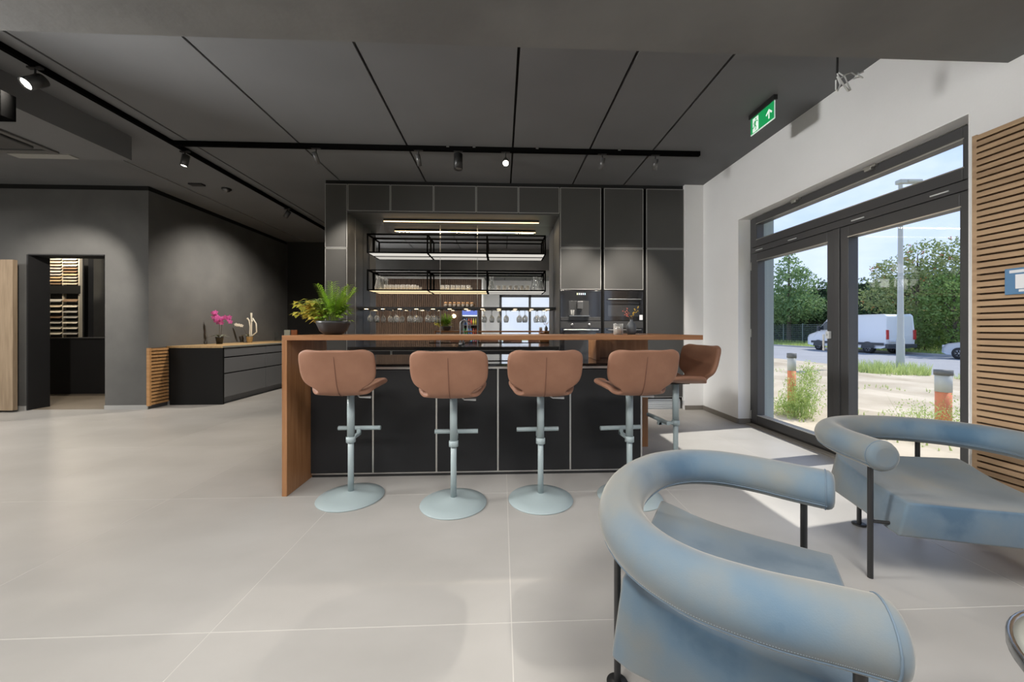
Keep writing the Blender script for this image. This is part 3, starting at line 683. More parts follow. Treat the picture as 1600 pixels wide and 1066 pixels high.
# ================================================================== ARMCHAIRS
def horseshoe():
    key = [(-.012, -.378), (-.09, -.390), (-.21, -.410), (-.345, -.402), (-.465, -.335), (-.555, -.20), (-.59, 0), (-.555, .20), (-.465, .335), (-.345, .402), (-.21, .410), (-.09, .390), (.012, .378)]
    pts = []
    L = len(key)
    for i in range(L - 1):
        p0, p1, p2, p3 = key[max(0, i-1)], key[i], key[i+1], key[min(L-1, i+2)]
        for q in range(5):
            t = q / 5
            pts.append(tuple(.5 * ((2*b) + (-a + c) * t + (2*a - 5*b + 4*c - d) * t*t + (-a + 3*b - 3*c + d) * t**3) for a, b, c, d in zip(p0, p1, p2, p3)))
    pts.append(key[-1]); return pts
ZC = .576; TR = .068
def rframe(p, i, pts):
    a = Vector((*pts[max(0, i-1)], 0)); b = Vector((*pts[min(len(pts)-1, i+1)], 0)); d = (b - a).normalized(); return d, Vector((d.y, -d.x, 0))
def make_chair(loc, rz, label, grp):
    t = thing('tub_armchair', label, 'armchair', loc, rz, grp)
    pts = horseshoe(); P3 = [Vector((a, b, ZC)) for a, b in pts]
    d0 = (P3[0] - P3[1]).normalized(); d1 = (P3[-1] - P3[-2]).normalized()
    e_ = [(.022, .62), (.020, .78), (.014, .91), (.006, .98)]
    full = [P3[0] + d0 * a for a, _ in e_] + P3 + [P3[-1] + d1 * a for a, _ in e_[::-1]]
    rs = [TR * q for _, q in e_] + [TR] * len(P3) + [TR * q for _, q in e_[::-1]]
    # rounded ends
    b = B(); b.tube(full, rs, 28)
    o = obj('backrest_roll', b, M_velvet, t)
    for sgn, hz in ((1, -.6), (-1, -.6)):
        sb = []
        for i, (x, y) in enumerate(pts):
            d, nrm = rframe(None, i, pts); off = nrm * sgn * TR * .83 * 1.0
            sb.append(Vector((x, y, ZC)) + off + Vector((0, 0, TR * -.575)))
        obj('seam', B().tube(sb, .0022, 6), mat('velvet_seam', (.12, .165, .21), .9), o)
        st_ = B()
        for i in range(0, len(sb) - 1):
            for q in range(6):
                p = sb[i].lerp(sb[i+1], q / 6); p2 = sb[i].lerp(sb[i+1], (q + .5) / 6)
                cc = Vector((*pts[i], ZC)).lerp(Vector((*pts[i+1], ZC)), q / 6)
                for dz in (.010, -.010):
                    e1 = (p + Vector((0, 0, dz)) - cc).normalized() * (TR + .0008); e2 = (p + Vector((0, 0, dz + .0018)) - cc).normalized() * (TR + .0008); tv = p2 - p
                    st_.add([cc + e1, cc + e1 + tv, cc + e2 + tv, cc + e2], [(0, 1, 2, 3)])
        o_s = obj('stitches', st_, M_stitch, o, fixn=False); o_s['kind'] = 'stuff'
    for e, d in ((P3[0], d0), (P3[-1], d1)):
        ring = []
        q = d.to_track_quat('Z', 'Y')
        for k in range(29): ang = 2 * math.pi * k / 28; ring.append(e + q @ Vector((math.cos(ang) * (TR + .0005), math.sin(ang) * (TR + .0005), -.004)))
        obj('end_piping', B().tube(ring[:-1], .0022, 5, closed=True), MATS['velvet_seam'], o)
    # seat cushion
    bot = [(.055, -.345), (.055, .345), (-.50, .33), (-.53, .20), (-.53, -.20), (-.50, -.33)]
    nx, ny = 10, 8; vs = []; fs = []
    SB, ST = .232, .388
    def S_(u, v, top):
        f = -.53 + u * .55; s = (v * 2 - 1)
        hw = (.302 if top else .338) - (.02 if u < .02 else 0)
        z = (ST + .06 * (1 - u) ** 4 * (1 - .15 * (1 - abs(s))) - .012 * (1 - s * s) * (1 if .05 < u < .98 else 0)) if top else SB
        if not top: f = -.552 + u * .565; hw *= .99
        return (f, s * hw, z)
    for top in (1, 0):
        for i in range(nx + 1):
            for k in range(ny + 1): vs.append(S_(i / nx, k / ny, top))
    n1 = (nx + 1) * (ny + 1); W = ny + 1
    for i in range(nx):
        for k in range(ny):
            a = i * W + k; fs.append((a, a + W, a + W + 1, a + 1)); fs.append((n1 + a, n1 + a + 1, n1 + a + W + 1, n1 + a + W))
    for i in range(nx):
        a = i * W; fs.append((a, n1 + a, n1 + a + W, a + W)); a = i * W + ny; fs.append((a, a + W, n1 + a + W, n1 + a))
    for k in range(ny):
        fs.append((k, k + 1, n1 + k + 1, n1 + k)); a = nx * W + k; fs.append((a, n1 + a, n1 + a + 1, a + 1))
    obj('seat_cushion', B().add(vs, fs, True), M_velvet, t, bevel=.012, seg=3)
    for s in (-1, 1):
        l = obj('leg', B().tube([(-.05, s * .400, 0), (-.05, s * .400, ZC - .04)], .011, 12), M_black, t)
        obj('seat_bracket', B().tube([(-.05, s * .400, .262), (-.05, s * .29, .262)], .008, 8), M_black, l)
        l = obj('leg', B().tube([(-.585, s * .14, .006), (-.585, s * .14, ZC - .04)], .011, 12), M_black, t)
        obj('foot_disc', cyl(.034, 0, .007, 24, (-.585, s * .14)), M_black, l)
        obj('seat_bracket', B().tube([(-.585, s * .14, .262), (-.45, s * .14, .262)], .008, 8), M_black, l)
    return t
def cam2w(xc, d): return (d * fx_ + xc * fy_, d * fy_ - xc * fx_)
ca = cam2w(.895, 1.0); fa = math.atan2(-.53, .85) - YAW
ch = make_chair((ca[0], ca[1], 0), fa, 'blue grey velvet tub armchair in the foreground with its roll back towards the bar', None)
cb = cam2w(2.01, 1.56); fb = math.atan2(-.97, -.23) - YAW
dup(ch, (cb[0], cb[1], 0), fb, 'blue grey velvet tub armchair by the window and oak slats')
# round table
tx, ty = cam2w(1.385, .64)
rt = thing('round_side_table', 'round glass topped side table beside the foreground armchair', 'table', (tx, ty, 0))
obj('glass_top', B().lathe([(0, .414), (.312, .414), (.312, .42), (0, .42)], 64), mat('table_glass', (.42, .43, .39), .15, coat=.5), rt)
obj('rim', B().lathe([(.312, .395), (.320, .395), (.323, .40), (.323, .42), (.320, .424), (.312, .424), (.312, .395)], 64), mat('rim_steel', (.40, .41, .41), .25, 1), rt)
for k in range(3):
    a = R(90 + 120 * k); obj('leg', B().tube([(.29 * math.cos(a), .29 * math.sin(a), 0), (.29 * math.cos(a), .29 * math.sin(a), .40)], .011, 10), M_black, rt)

# ================================================================== SIDEBOARD
SX0, SX1, SY0, SY1 = XS + .0, -4.23, 5.765, 8.85
sb = thing('sideboard', 'long grey sideboard with oak top along the left grey wall', 'sideboard')
obj('end_panel', B().box(SX0 + .045, SY0, 0, SX1, SY0 + .03, .855), mat('black_end_shaded', (.013, .013, .013), .6, spec=.15), sb)  # black end panel, colour deepened further for the shade on it
obj('carcass', B().box(SX0 + .01, SY0 + .03, .1, SX1 - .022, SY1, .855), M_front, sb)
obj('top', B().box(SX0 + .001, SY0 - .005, .86, SX1 + .005, SY1, .89), M_sidetop, sb, bevel=.002)
obj('top_edge', B().box(SX1 + .005, SY0 - .005, .862, SX1 + .008, SY1, .888), mat('pale_edge', (.36, .36, .31), .5), sb)
obj('plinth', B().box(SX0 + .05, SY0 + .05, 0, SX1 - .06, SY1, .1), M_ray, sb)
yy = [SY0 + .03, 6.785, 7.79, SY1]
for i in range(3):
    for z0, z1 in ((.105, .455), (.475, .70), (.72, .85)):
        d_ = obj('drawer', B().box(SX1 - .02, yy[i] + .005, z0, SX1, yy[i+1] - .005, z1), M_ray, sb, bevel=.0015, seg=1)
        obj('grip_shadow', B().box(SX1 - .021, yy[i] + .005, z1 + .001, SX1 - .012, yy[i+1] - .005, z1 + .018), M_gap, d_)
def orchid(x, y, label, colm, h, white=False):
    t = thing('potted_orchid', label, 'plant', (x, y, .89))
    obj('pot', B().lathe([(0, 0), (.042, 0), (.055, .105), (.060, .108), (.058, .122), (.05, .122), (.045, .09), (0, .09)], 20), M_black if not white else mat('shiny_pot', (.50, .42, .30), .15, .8), t)
    def stem(pts): return obj('flower_stem', B().tube(pts, .003, 6), mat('stem_brown', (.08, .06, .04), .6), t)
    lb = B()
    for k in range(4): a = 1.4 + 1.7 * k; leaf(lb, (0, 0, .11), (math.cos(a), math.sin(a), .6 - .3 * (k % 2)), .16 if k != 1 else .19, .05)
    obj('leaves', lb, mat('orchid_leaf', (.26, .30, .22), .5), t)
    return t, stem
def blossom(st, p, r, m, face):
    b = B(); q = Vector(face).to_track_quat('Z', 'Y')
    for k in range(5):
        a = 2 * math.pi * k / 5 + .3; c = Vector((math.cos(a), math.sin(a), 0)); s_ = Vector((-math.sin(a), math.cos(a), 0))
        vs = [Vector((0, 0, 0)), c * r * .6 - s_ * r * .38 + Vector((0, 0, .1 * r)), c * r + Vector((0, 0, .05 * r)), c * r * .6 + s_ * r * .38 + Vector((0, 0, .1 * r))]
        b.add([Vector(p) + q @ v for v in vs], [(0, 1, 2, 3)], True)
    return obj('blossom', b, m, st)
M_pink = mat('pink_petal', (.72, .06, .36), .5, col2=(.85, .22, .55), vscale=40, transl=.25)
M_whp = mat('white_petal', (.85, .80, .68), .5, transl=.2)
Yo = 6.5; Xo = XY(343, Yo)
t, stm = orchid(Xo, Yo, 'pink orchid in a black pot on the sideboard', M_pink, .4)
s_a = stm([(0, 0, .1), (.0, 0, .30), (-.005, 0, .42), (-.02, -.02, .50), (-.05, -.04, .52)])
s_b = stm([(.02, 0, .1), (.035, 0, .26), (.045, 0, .38), (.09, -.02, .44), (.17, -.04, .445), (.22, -.05, .39)])
for p in ((-.07, -.04, .53), (-.04, -.04, .49), (-.03, -.05, .54), (-.055, -.05, .455), (-.04, -.03, .40), (0, -.05, .43), (.015, -.05, .37), (.0, -.04, .46)): blossom(s_a, p, .042, M_pink, (.6, -1, random.uniform(-.3, .3)))
for p in ((.05, -.04, .40), (.08, -.05, .44), (.12, -.04, .46), (.16, -.06, .445), (.19, -.05, .42), (.22, -.06, .38), (.07, -.05, .36), (.20, -.05, .46)): blossom(s_b, p, .040, M_pink, (.7, -1, random.uniform(-.3, .3)))
Yo = 7.15; Xo = XY(390, Yo)
t, stm = orchid(Xo, Yo, 'white orchid in a metallic pot on the sideboard', M_whp, .4, True)
s_a = stm([(-.02, 0, .1), (-.08, -.01, .22), (-.12, -.02, .33), (-.20, -.03, .36)])
for p in ((-.22, -.04, .34), (-.19, -.04, .33), (-.16, -.04, .33), (-.12, -.04, .32)): blossom(s_a, p, .034, M_whp, (.6, -1, 0))
for nm, pts in (('white_twig', [(-.0, 0, .1), (.01, 0, .3), (-.01, 0, .42), (-.04, -.01, .46)]), ('white_twig', [(.03, 0, .1), (.035, 0, .35), (.03, 0, .56)]), ('white_twig', [(.05, 0, .13), (.13, 0, .2), (.12, 0, .36), (.06, 0, .46), (.04, 0, .40)])):
    obj(nm, B().tube(pts, [.012] * (len(pts) - 1) + [.020], 8), M_whp, t)
ac = thing('acrylic_sign_holder', 'small clear acrylic sign holder on the sideboard near the bar', 'sign holder', (XY(434.5, 7.9), 7.9, .89))
obj('plate', B().box(-.07, -.003, .01, .07, .003, .19), thin_glass('acrylic', (.85, .88, .88), 1, .12), ac); obj('foot', B().box(-.07, -.03, 0, .07, .03, .008), MATS and bpy.data.materials['acrylic'], ac)
for u, m, l in ((449, mat('card_cream', (.80, .78, .66), .6), 'cream card box on the sideboard behind the bar corner'), (460, mat('card_orange', (.62, .20, .08), .5), 'orange card box on the sideboard behind the bar corner')):
    o = thing('card_box', l, 'card holder', (XY(u, 8.3), 8.3, .89))
    obj('card', B().box(-.06, -.02, .005, .06, .02, .235), m, o, bevel=.003); obj('clear_sleeve', B().box(-.07, -.03, 0, .07, .03, .245), bpy.data.materials['acrylic'], o)

# ================================================================== DOORWAY ROOM
M_board = [mat('sample_cream', (.72, .66, .54), .6), mat('sample_oak', (.52, .38, .22), .6), mat('sample_grey', (.40, .38, .35), .6), mat('sample_brown', (.20, .13, .08), .6), mat('sample_sand', (.62, .52, .38), .6)]
struct('door_1', B().box(-8.2, YG - .15, .03, -6.70, YG - .10, 2.10), M_oakdoor)
dc = thing('dark_display_counter', 'dark waist high display counter seen through the doorway', 'counter')
obj('front', B().box(-7.93, 6.80, 0, -5.5, 6.85, .97), M_front, dc); obj('side', B().box(-7.93, 6.85, 0, -7.88, 7.5, .97), M_front, dc); obj('top', B().box(-7.95, 6.78, .97, -5.5, 7.52, .99), M_front, dc)
struct('trim_7', B().box(-8.78, 7.95, 0, -8.52, 8.05, CEIL), M_front)
rk = thing('sample_rack', 'tall upright rack of board samples seen through the doorway', 'rack')
RKX, RKY = -8.92, 7.6
for i in range(3): obj('upright', B().box(RKX + i * .30 - .012, RKY, .12, RKX + i * .30 + .012, RKY + .05, 2.6), mat('pale_upright', (.55, .50, .40), .5), rk)
obj('middle_panel', B().box(RKX - .03, RKY - .02, 1.84, RKX + .63, RKY, 2.0), M_black, rk); obj('rear_panel', B().box(RKX - .02, RKY + .05, .12, RKX + .62, RKY + .07, 2.6), M_blackm, rk)
zc = [.3 + .107 * k for k in range(14)] + [2.03 + .06 * k for k in range(9)]
sm_ = B().add([(-.135, 0, 0), (.135, 0, 0), (.135, .05, .045), (-.135, .05, .045), (-.135, 0, -.012), (.135, 0, -.012), (.135, .05, .033), (-.135, .05, .033)], [(0,1,2,3),(4,7,6,5),(0,4,5,1),(1,5,6,2),(2,6,7,3),(3,7,4,0)])
sms = []
for m in M_board:
    k_ = sm_.mesh('sample_board'); k_.materials.append(m); sms.append(k_)
ORD = 'first second third fourth fifth sixth seventh eighth ninth tenth eleventh twelfth thirteenth fourteenth'.split()
for z in zc:
    for c in range(2):
        k_ = random.choice([0, 0, 0, 4, 4, 1, 2, 3])
        kn = ['cream', 'oak', 'grey', 'brown', 'sand'][k_]
        o = obj('sample_board', sms[k_], None, loc=(RKX + .15 + .3 * c, RKY - .03, z))
        i_ = zc.index(z); rown = (ORD[i_] + ' from the bottom') if i_ < 14 else (ORD[i_ - 14] + ' above the middle panel')
        o['label'] = '%s sample board in the doorway rack, %s column, %s' % (kn, ('left', 'right')[c], rown); o['category'] = 'sample board'; o['group'] = 'sample boards in the doorway rack'

# ================================================================== CEILING FITTINGS
tr1 = thing('track_rail', 'long black ceiling track running from the foreground to the back left', 'lighting track')
obj('rail', B().box(-3.60, 1.98, CEIL - .045, -3.565, 8.6, CEIL - .001), M_track, tr1); obj('rail_lip', B().box(-3.607, 1.98, CEIL - .037, -3.600, 8.6, CEIL - .030), M_edge, tr1)
YT = 4.17
tr2 = thing('track_rail', 'black ceiling track running across in front of the bar', 'lighting track')
obj('rail', B().box(-3.563, YT - .02, CEIL - .05, XY(1093, YT), YT + .02, CEIL - .001), M_track, tr2)
for u in (700, 741, 839, 967): obj('joint_clip', B().box(XY(u, YT) - .015, YT - .022, CEIL - .014, XY(u, YT) + .015, YT - .02, CEIL - .004), M_alu, tr2)
def spot(p, aim, r, L, lit, label, power=0, ang=50, blend=.6, drop=.05, col=(1, .92, .82), shell=M_black):
    d = (Vector(aim) - Vector(p)).normalized()
    t = thing('track_spotlight', label, 'spotlight', p)
    top = (2.95 if p[2] < 2.9 else CEIL - .04) - p[2]
    obj('adapter', B().box(-.05, -.014, top - .012, .05, .014, top + .003), M_blackm, t)
    obj('stem', B().tube([(0, 0, top - .012), (0, 0, 0)], .006, 8), M_blackm, t)
    obj('head', along(-d * L * .45, d, [(0, 0), (r, 0), (r, L), (r * .88, L), (r * .86, L - .012), (0, L - .012)], 24), shell, t)
    obj('lens', along(d * (L * .55 - .013), d, [(0, 0), (r * .85, 0), (r * .85, .003), (0, .003)], 20), M_lens if lit else M_off, t)
    if power:
        l = bpy.data.lights.new('spot_lamp', 'SPOT'); l.energy = power * ROOM; l.spot_size = R(ang); l.spot_blend = blend; l.shadow_soft_size = r * .8; l.color = col
        lo = bpy.data.objects.new('spot_lamp', l); COL.objects.link(lo); lo.parent = t; lo.location = d * (L * .55 + .015); lo.rotation_euler = (-d).to_track_quat('Z', 'Y').to_euler()
    return t
TX = -3.5825
M_shell = mat('spot_shell', (.05, .05, .05), .35)
spot((TX, 2.98, 3.05), (-3.9, 1.7, 1.75), .045, .13, True, 'large lit spotlight nearest the camera on the long track', 150, 90, .9, shell=M_shell)
spot((-5.15, 3.92, 2.86), (-6.15, YG, 1.55), .032, .10, False, 'small spotlight under the lowered ceiling at the far left', 210, 62, .6, shell=M_shell)
spot((TX, 4.32, 3.06), (-3.95, 4.05, .3), .036, .13, True, 'lit spotlight just behind the junction of the two tracks', 170, 95, .7, shell=M_shell)
spot((TX, 6.31, 3.07), (-5.0, 6.75, 1.1), .036, .12, False, 'small spotlight farthest back on the long track', 270, 105, 1.0, shell=M_shell)
M_sil = mat('spot_shell_grey', (.13, .13, .13), .3, .5)
spot((XY(494, YT), YT, 3.05), (-2.0, 6.3, .8), .026, .12, False, 'slim spotlight at the left of the cross track', 160, 55, .8, shell=M_sil)
spot((XY(654, YT), YT, 3.05), (-.75, 5.6, .8), .026, .12, False, 'slim spotlight left of the fat cylinder on the cross track', 140, 60, shell=M_sil)
spot((XY(716, YT), YT, 3.04), (XY(716, YT), YT - .001, 0), .05, .17, False, 'fat black downward cylinder on the cross track', 0)
spot((XY(790, YT), YT, 3.04), (.1, 1.2, .6), .036, .10, True, 'lit spotlight glaring at the camera on the cross track', 90, 100, .9, shell=M_shell)
spot((XY(941, YT), YT, 3.05), (1.02, YK, 1.2), .028, .12, False, 'slim spotlight second from the right end of the cross track', 260, 58, .85, shell=M_sil)
spot((XY(1024, YT), YT, 3.05), (1.75, YK, 1.1), .028, .12, False, 'slim spotlight nearest the right end of the cross track', 240, 62, .85, shell=M_sil)
for k, (x, y, l_) in enumerate(((-4.35, 1.90, 'added fill lamp for the right wall, under the beam, nearer the bar'), (-4.75, 1.78, 'added fill lamp for the right wall, under the beam, farther from the bar'))):
    t = thing('added_wall_fill', l_, 'lamp', (x, y, 2.56))  # unseen lamp added to brighten the right wall
    dv = (Vector((2.87, 2.7 + .8 * (1 - k), 2.3)) - Vector((x, y, 2.6))).normalized(); Q = dv.to_track_quat('Z', 'Y').to_matrix().to_4x4()
    obj('bracket', B().box(-.01, -.01, 0, .01, .01, .10), M_blackm, t)
    obj('housing', B().box(-.16, -.05, -.05, .16, .05, -.002, Q), M_blackm, t, bevel=.004); obj('lens', B().box(-.15, -.04, -.002, .15, .04, .004, Q), M_off, t)
    l = bpy.data.lights.new('wall_fill_lamp', 'SPOT'); l.shadow_soft_size = .40; l.spot_size = R(84); l.spot_blend = 1; l.energy = 620 * ROOM; l.color = (1, .99, .97)
    lo = bpy.data.objects.new('wall_fill_lamp', l); COL.objects.link(lo); lo.parent = t; lo.location = dv * .012; lo.rotation_euler = (-dv).to_track_quat('Z', 'Y').to_euler()
# exit sign
ex = thing('exit_sign', 'green emergency exit sign with running figure under the ceiling', 'sign', (2.39, 3.28, CEIL))
obj('housing', B().box(-.018, -.165, -.045, .018, .165, -.001), M_black, ex, bevel=.003)
obj('panel', B().box(-.004, -.155, -.205, .004, .155, -.045), mat('exit_clear_edge', (.85, .95, .88), .3, emit=(.8, 1, .9), estr=.35), ex, bevel=.003)
M_exg = mat('exit_green', (.01, .30, .09), .4, emit=(.01, .36, .10), estr=.45); M_exw = mat('exit_white', (.8, .85, .8), .4, emit=(.85, 1, .9), estr=.55)
obj('green_field', B().box(-.0055, -.152, -.196, -.004, .152, -.047), M_exg, ex)
obj('door_symbol', B().box(-.007, .045, -.190, -.0055, .122, -.060), M_exw, ex)
def pic(pts, x, m, nm): return obj(nm, B().poly(pts, .0012, 'X', x, -1), m, ex)
pic([(-.09, -.085), (-.05, -.125), (-.06, -.135), (-.083, -.112), (-.083, -.17), (-.097, -.17), (-.097, -.112), (-.120, -.135), (-.130, -.125)], -.0055, M_exw, 'arrow')
fig = B()   # running figure, y decreasing = image right
def limb(a, b, w_):
    a = Vector(a); b = Vector(b); d = (b - a).normalized(); n = Vector((-d.y, d.x)) * w_ / 2
    fig.poly([tuple(a - n), tuple(b - n), tuple(b + n), tuple(a + n)], .0012, 'X', -.007, -1)
hd_ = [(.077 + .009 * math.cos(k * .785), -.078 + .009 * math.sin(k * .785)) for k in range(8)]
fig.poly(hd_, .0012, 'X', -.007, -1)
limb((.080, -.092), (.090, -.128), .017); limb((.090, -.126), (.075, -.150), .010); limb((.075, -.148), (.082, -.178), .009); limb((.090, -.126), (.105, -.148), .010); limb((.105, -.147), (.124, -.150), .009)
limb((.082, -.094), (.060, -.100), .007); limb((.060, -.100), (.052, -.112), .007); limb((.082, -.094), (.102, -.100), .007); limb((.102, -.1), (.108, -.118), .007)
obj('running_figure', fig, M_exg, ex)
# loose cable
cbp = cam2w(2.02, 2.33)
kx, ky = cbp
lc = thing('loose_cable', 'coil of loose white wire hanging from a black cord by the window wall', 'cable', (kx, ky, 0))
def cw(u, v, dd=0):
    d = 2.33 + dd; xc = (u - CXP) / FPX * d; X, Y = cam2w(xc, d); return (X - kx, Y - ky, EYE + (CYP - v) / FPX * d)
obj('cord', B().tube([cw(1309, 60), (cw(1309, 60)[0], cw(1309, 60)[1], CEIL)][::-1] + [cw(1308, 115)], .006, 8), M_blackm, lc)
for pts in ([(1308, 114), (1312, 125), (1325, 143), (1329, 141), (1320, 120), (1310, 113)], [(1306, 125), (1306, 140), (1309, 142), (1313, 132), (1308, 120)], [(1314, 122), (1322, 116), (1330, 113), (1338, 118), (1341, 114)], [(1309, 118), (1322, 138), (1327, 142), (1317, 132), (1309, 122)], [(1338, 118), (1334, 123), (1345, 120)], [(1341, 116), (1349, 112)], [(1340, 117), (1348, 122)]):
    obj('wire_loop', B().tube([cw(*p, dd=.01 * i) for i, p in enumerate(pts)], .004, 8), M_polew, lc)
# ceiling cassette and details on the soffit
csx, csy = -5.0, 3.35
cs = thing('ceiling_cassette', 'square air conditioning cassette in the dark soffit at the left', 'air conditioner')
zc_ = 2.95
obj('frame', B().box(-5.5, 3.0, zc_ - .02, -4.5, 3.06, zc_).box(-5.5, 3.88, zc_ - .02, -4.5, 3.94, zc_).box(-4.56, 3.06, zc_ - .02, -4.5, 3.88, zc_).box(-5.5, 3.06, zc_ - .02, -5.44, 3.88, zc_), mat('cassette_grey', (.09, .09, .088), .5), cs, bevel=.004)
obj('grille', B().box(-5.40, 3.12, zc_ - .03, -4.60, 3.82, zc_), mat('cassette_dark', (.05, .05, .05), .6), cs, bevel=.01)
setp(obj('ceiling_light_panel', B().box(-5.05, 3.97, zc_ - .012, -4.45, 4.07, zc_), mat('dim_panel', (.30, .30, .28), .5)), 'pale rectangular panel beside the ceiling cassette', 'panel')
setp(obj('hanging_speaker', B().box(-3.93, 2.25, 2.72, -3.80, 2.40, 2.97), M_blackm), 'black box hanging at the soffit at the left frame edge', 'speaker') if False else None
sd = thing('smoke_detector', 'small dark ceiling detector behind the junction of the tracks', 'detector', (-4.02, 5.55, CEIL))
obj('base', cyl(.06, -.02, 0, 20), M_black, sd); obj('dome', B().lathe([(.045, -.02), (.035, -.045), (0, -.05)], 20), M_sil, sd)
setp(obj('junction_box', B().box(-4.40, 5.35, CEIL - .02, -4.22, 5.43, CEIL), M_blackm), 'flat black box on the ceiling next to the detector', 'box')

hx = XY(4, 2.9)
setp(obj('hanging_box', B().box(hx - .12, 2.86, ZZ(4, 185, 2.9), XY(12, 2.9), 2.95, ZZ(4, 145, 2.9)), M_track, bevel=.004), 'black box under the ceiling at the left picture edge below the big spotlight', 'box')
# ---- rear area: lamp, fridge, pendants
wl = thing('wall_lamp', 'glowing wall lamp on the rear slat wall seen in the mirror', 'lamp', (-1.75, -2.15, 1.62))
obj('globe', B().lathe([(0, -.07)] + [(.07 * math.cos(R(a)), .07 * math.sin(R(a))) for a in range(-75, 90, 15)] + [(0, .07)], 20), emis('globe_glow', (1, .75, .45), 8), wl); obj('bracket', B().box(-.02, -.11, -.02, .02, -.06, .02), M_black, wl)
fg = thing('drinks_fridge', 'lit glass door drinks fridge seen in the bar mirror', 'fridge', (-1.15, -2.2, 0))
obj('cabinet', B().box(-.3, -.08, .0, .3, -.06, 1.9).box(-.3, -.06, 0, -.27, .35, 1.9).box(.27, -.06, 0, .3, .35, 1.9).box(-.27, -.06, 1.85, .27, .35, 1.9).box(-.27, -.06, 0, .27, .35, .1), M_black, fg)
obj('sign_band', B().box(-.27, .345, 1.65, .27, .355, 1.84), emis('fridge_band', (.25, .35, 1), .9), fg)
obj('inner_light', B().box(-.26, -.05, 1.62, .26, .30, 1.64), emis('fridge_light', (.85, .95, 1), 2.5), fg)
for k in range(4): obj('shelf', B().box(-.27, -.05, .2 + .36 * k, .27, .33, .21 + .36 * k), M_alu, fg)
bt = B().lathe([(0, 0), (.028, 0), (.028, .14), (.011, .19), (.011, .24), (0, .24)], 10)
bcols = [mat('bottle_red', (.5, .08, .05), .3), mat('bottle_yellow', (.6, .5, .08), .3), mat('bottle_green', (.08, .35, .12), .3), mat('bottle_blue', (.08, .2, .5), .3)]
bms = []
for m in bcols:
    k_ = bt.mesh('bottle'); k_.materials.append(m); bms.append(k_)
for k in range(4):
    for q in range(6):
        o = obj('bottle', bms[(k + q // 2) % 4], None, loc=(-1.15 - .21 + q * .084, -1.97, .2105 + .36 * k))
        cn_ = ['red', 'yellow', 'green', 'blue'][(k + q // 2) % 4]
        setp(o, '%s bottle %s the %s shelf of the drinks fridge' % (cn_, ['at the near end of', 'second from the near end on', 'third from the near end on', 'third from the far end on', 'second from the far end on', 'at the far end of'][q], ['lowest', 'second lowest', 'second highest', 'top'][k]), 'bottle', 'bottles in the drinks fridge')
# rear track; the square ceiling lamps are added unseen to light the room
tr3 = thing('track_rail', 'black ceiling track above the seating area behind the camera', 'lighting track')
obj('rail', B().box(-6.5, -1.02, CEIL - .04, 2.3, -.98, CEIL - .001), M_blackm, tr3)
for k, (x, y, pw) in enumerate(((-6.3, -.4, 60), (-3.9, -.4, 65), (-1.5, -.4, 75), (.9, -.4, 100), (-6.6, 2.6, 80), (-8.6, 3.4, 40))):
    lt = thing('added_ceiling_fill', ['large added fill lamp at the far left of the seating area', 'large added fill lamp left of the camera', 'large added fill lamp just behind the camera', 'large added fill lamp by the rear right window', 'added fill lamp under the lowered ceiling at the far left', 'added fill lamp under the lowered ceiling by the outer left wall'][k], 'lamp', (x, y, CEIL if y < 1 else 2.95))
    obj('frame', B().box(-.62, -.62, -.03, -.58, .62, 0).box(.58, -.62, -.03, .62, .62, 0).box(-.58, -.62, -.03, .58, -.58, 0).box(-.58, .58, -.03, .58, .62, 0), M_black, lt)
    obj('diffuser', B().box(-.58, -.58, -.02, .58, .58, -.01), bpy.data.materials.get('panel_diffuser') or emis('panel_diffuser', (1, .95, .88), 3), lt)
    l = bpy.data.lights.new('panel_fill', 'AREA'); l.energy = pw * ROOM; l.size = 1.15; l.color = (1, .98, .95)
    lo = bpy.data.objects.new('panel_fill', l); COL.objects.link(lo); lo.parent = lt; lo.location = (0, 0, -.035)
for k, (x, ax, ay, pw) in enumerate(()):
    spot((x, -1.0, 3.04), (ax, ay, 0), .06, .15, True, ['flood head over the far left of the seating area', 'flood head left of the camera position', 'flood head nearly over the camera', 'flood head by the right windows'][k] + ' on the rear track', pw, 120, .9, col=(1, .94, .86))

# ================================================================== OUTSIDE
def ground(x, y):
    t = max(0, min(1, (x - 3.3) / 11.5)); return -.06 - .40 * t
g = B(); NXg, NYg = 60, 110; vs = []; fs = []
for i in range(NXg + 1):
    for j in range(NYg + 1):
        x = XO + (15 - XO) * i / NXg; y = -6 + 46 * j / NYg
        e_ = .05 * math.sin(x * 1.7 + y * .6) * math.sin(y * 1.1 - x * .5) + .02 * math.sin(x * 5 + y * 3.1) + random.uniform(-.012, .012)
        e_ *= min(1, (x - XO) / 1.5) * min(1, (15 - x) / 1.0)
        vs.append((x, y, ground(x, y) + e_))
for i in range(NXg):
    for j in range(NYg): a = i * (NYg + 1) + j; fs.append((a, a + NYg + 1, a + NYg + 2, a + 1))
o = obj('sandy_ground', B().add(vs, fs, True), M_sand); o['kind'] = 'structure'
o = obj('street', B().box(15, -40, -.8, 26.3, 110, -.47), M_road); o['kind'] = 'structure'
o = obj('street_curb', B().box(26.3, -40, -.8, 26.45, 110, -.36), mat('curb', (.45, .44, .42), .8)); o['kind'] = 'structure'
o = obj('verge_ground', B().box(26.45, -40, -.8, 60, 110, -.38).box(XO, 40, -.8, 15, 110, -.47).box(XO, -40, -.8, 15, -6, -.2), M_verge); o['kind'] = 'structure'
o = obj('rear_ground', B().box(-60, -60, -.8, XO, -4.4, -.3).box(-60, 9.6, -.8, XO, 110, -.3), M_verge); o['kind'] = 'structure'
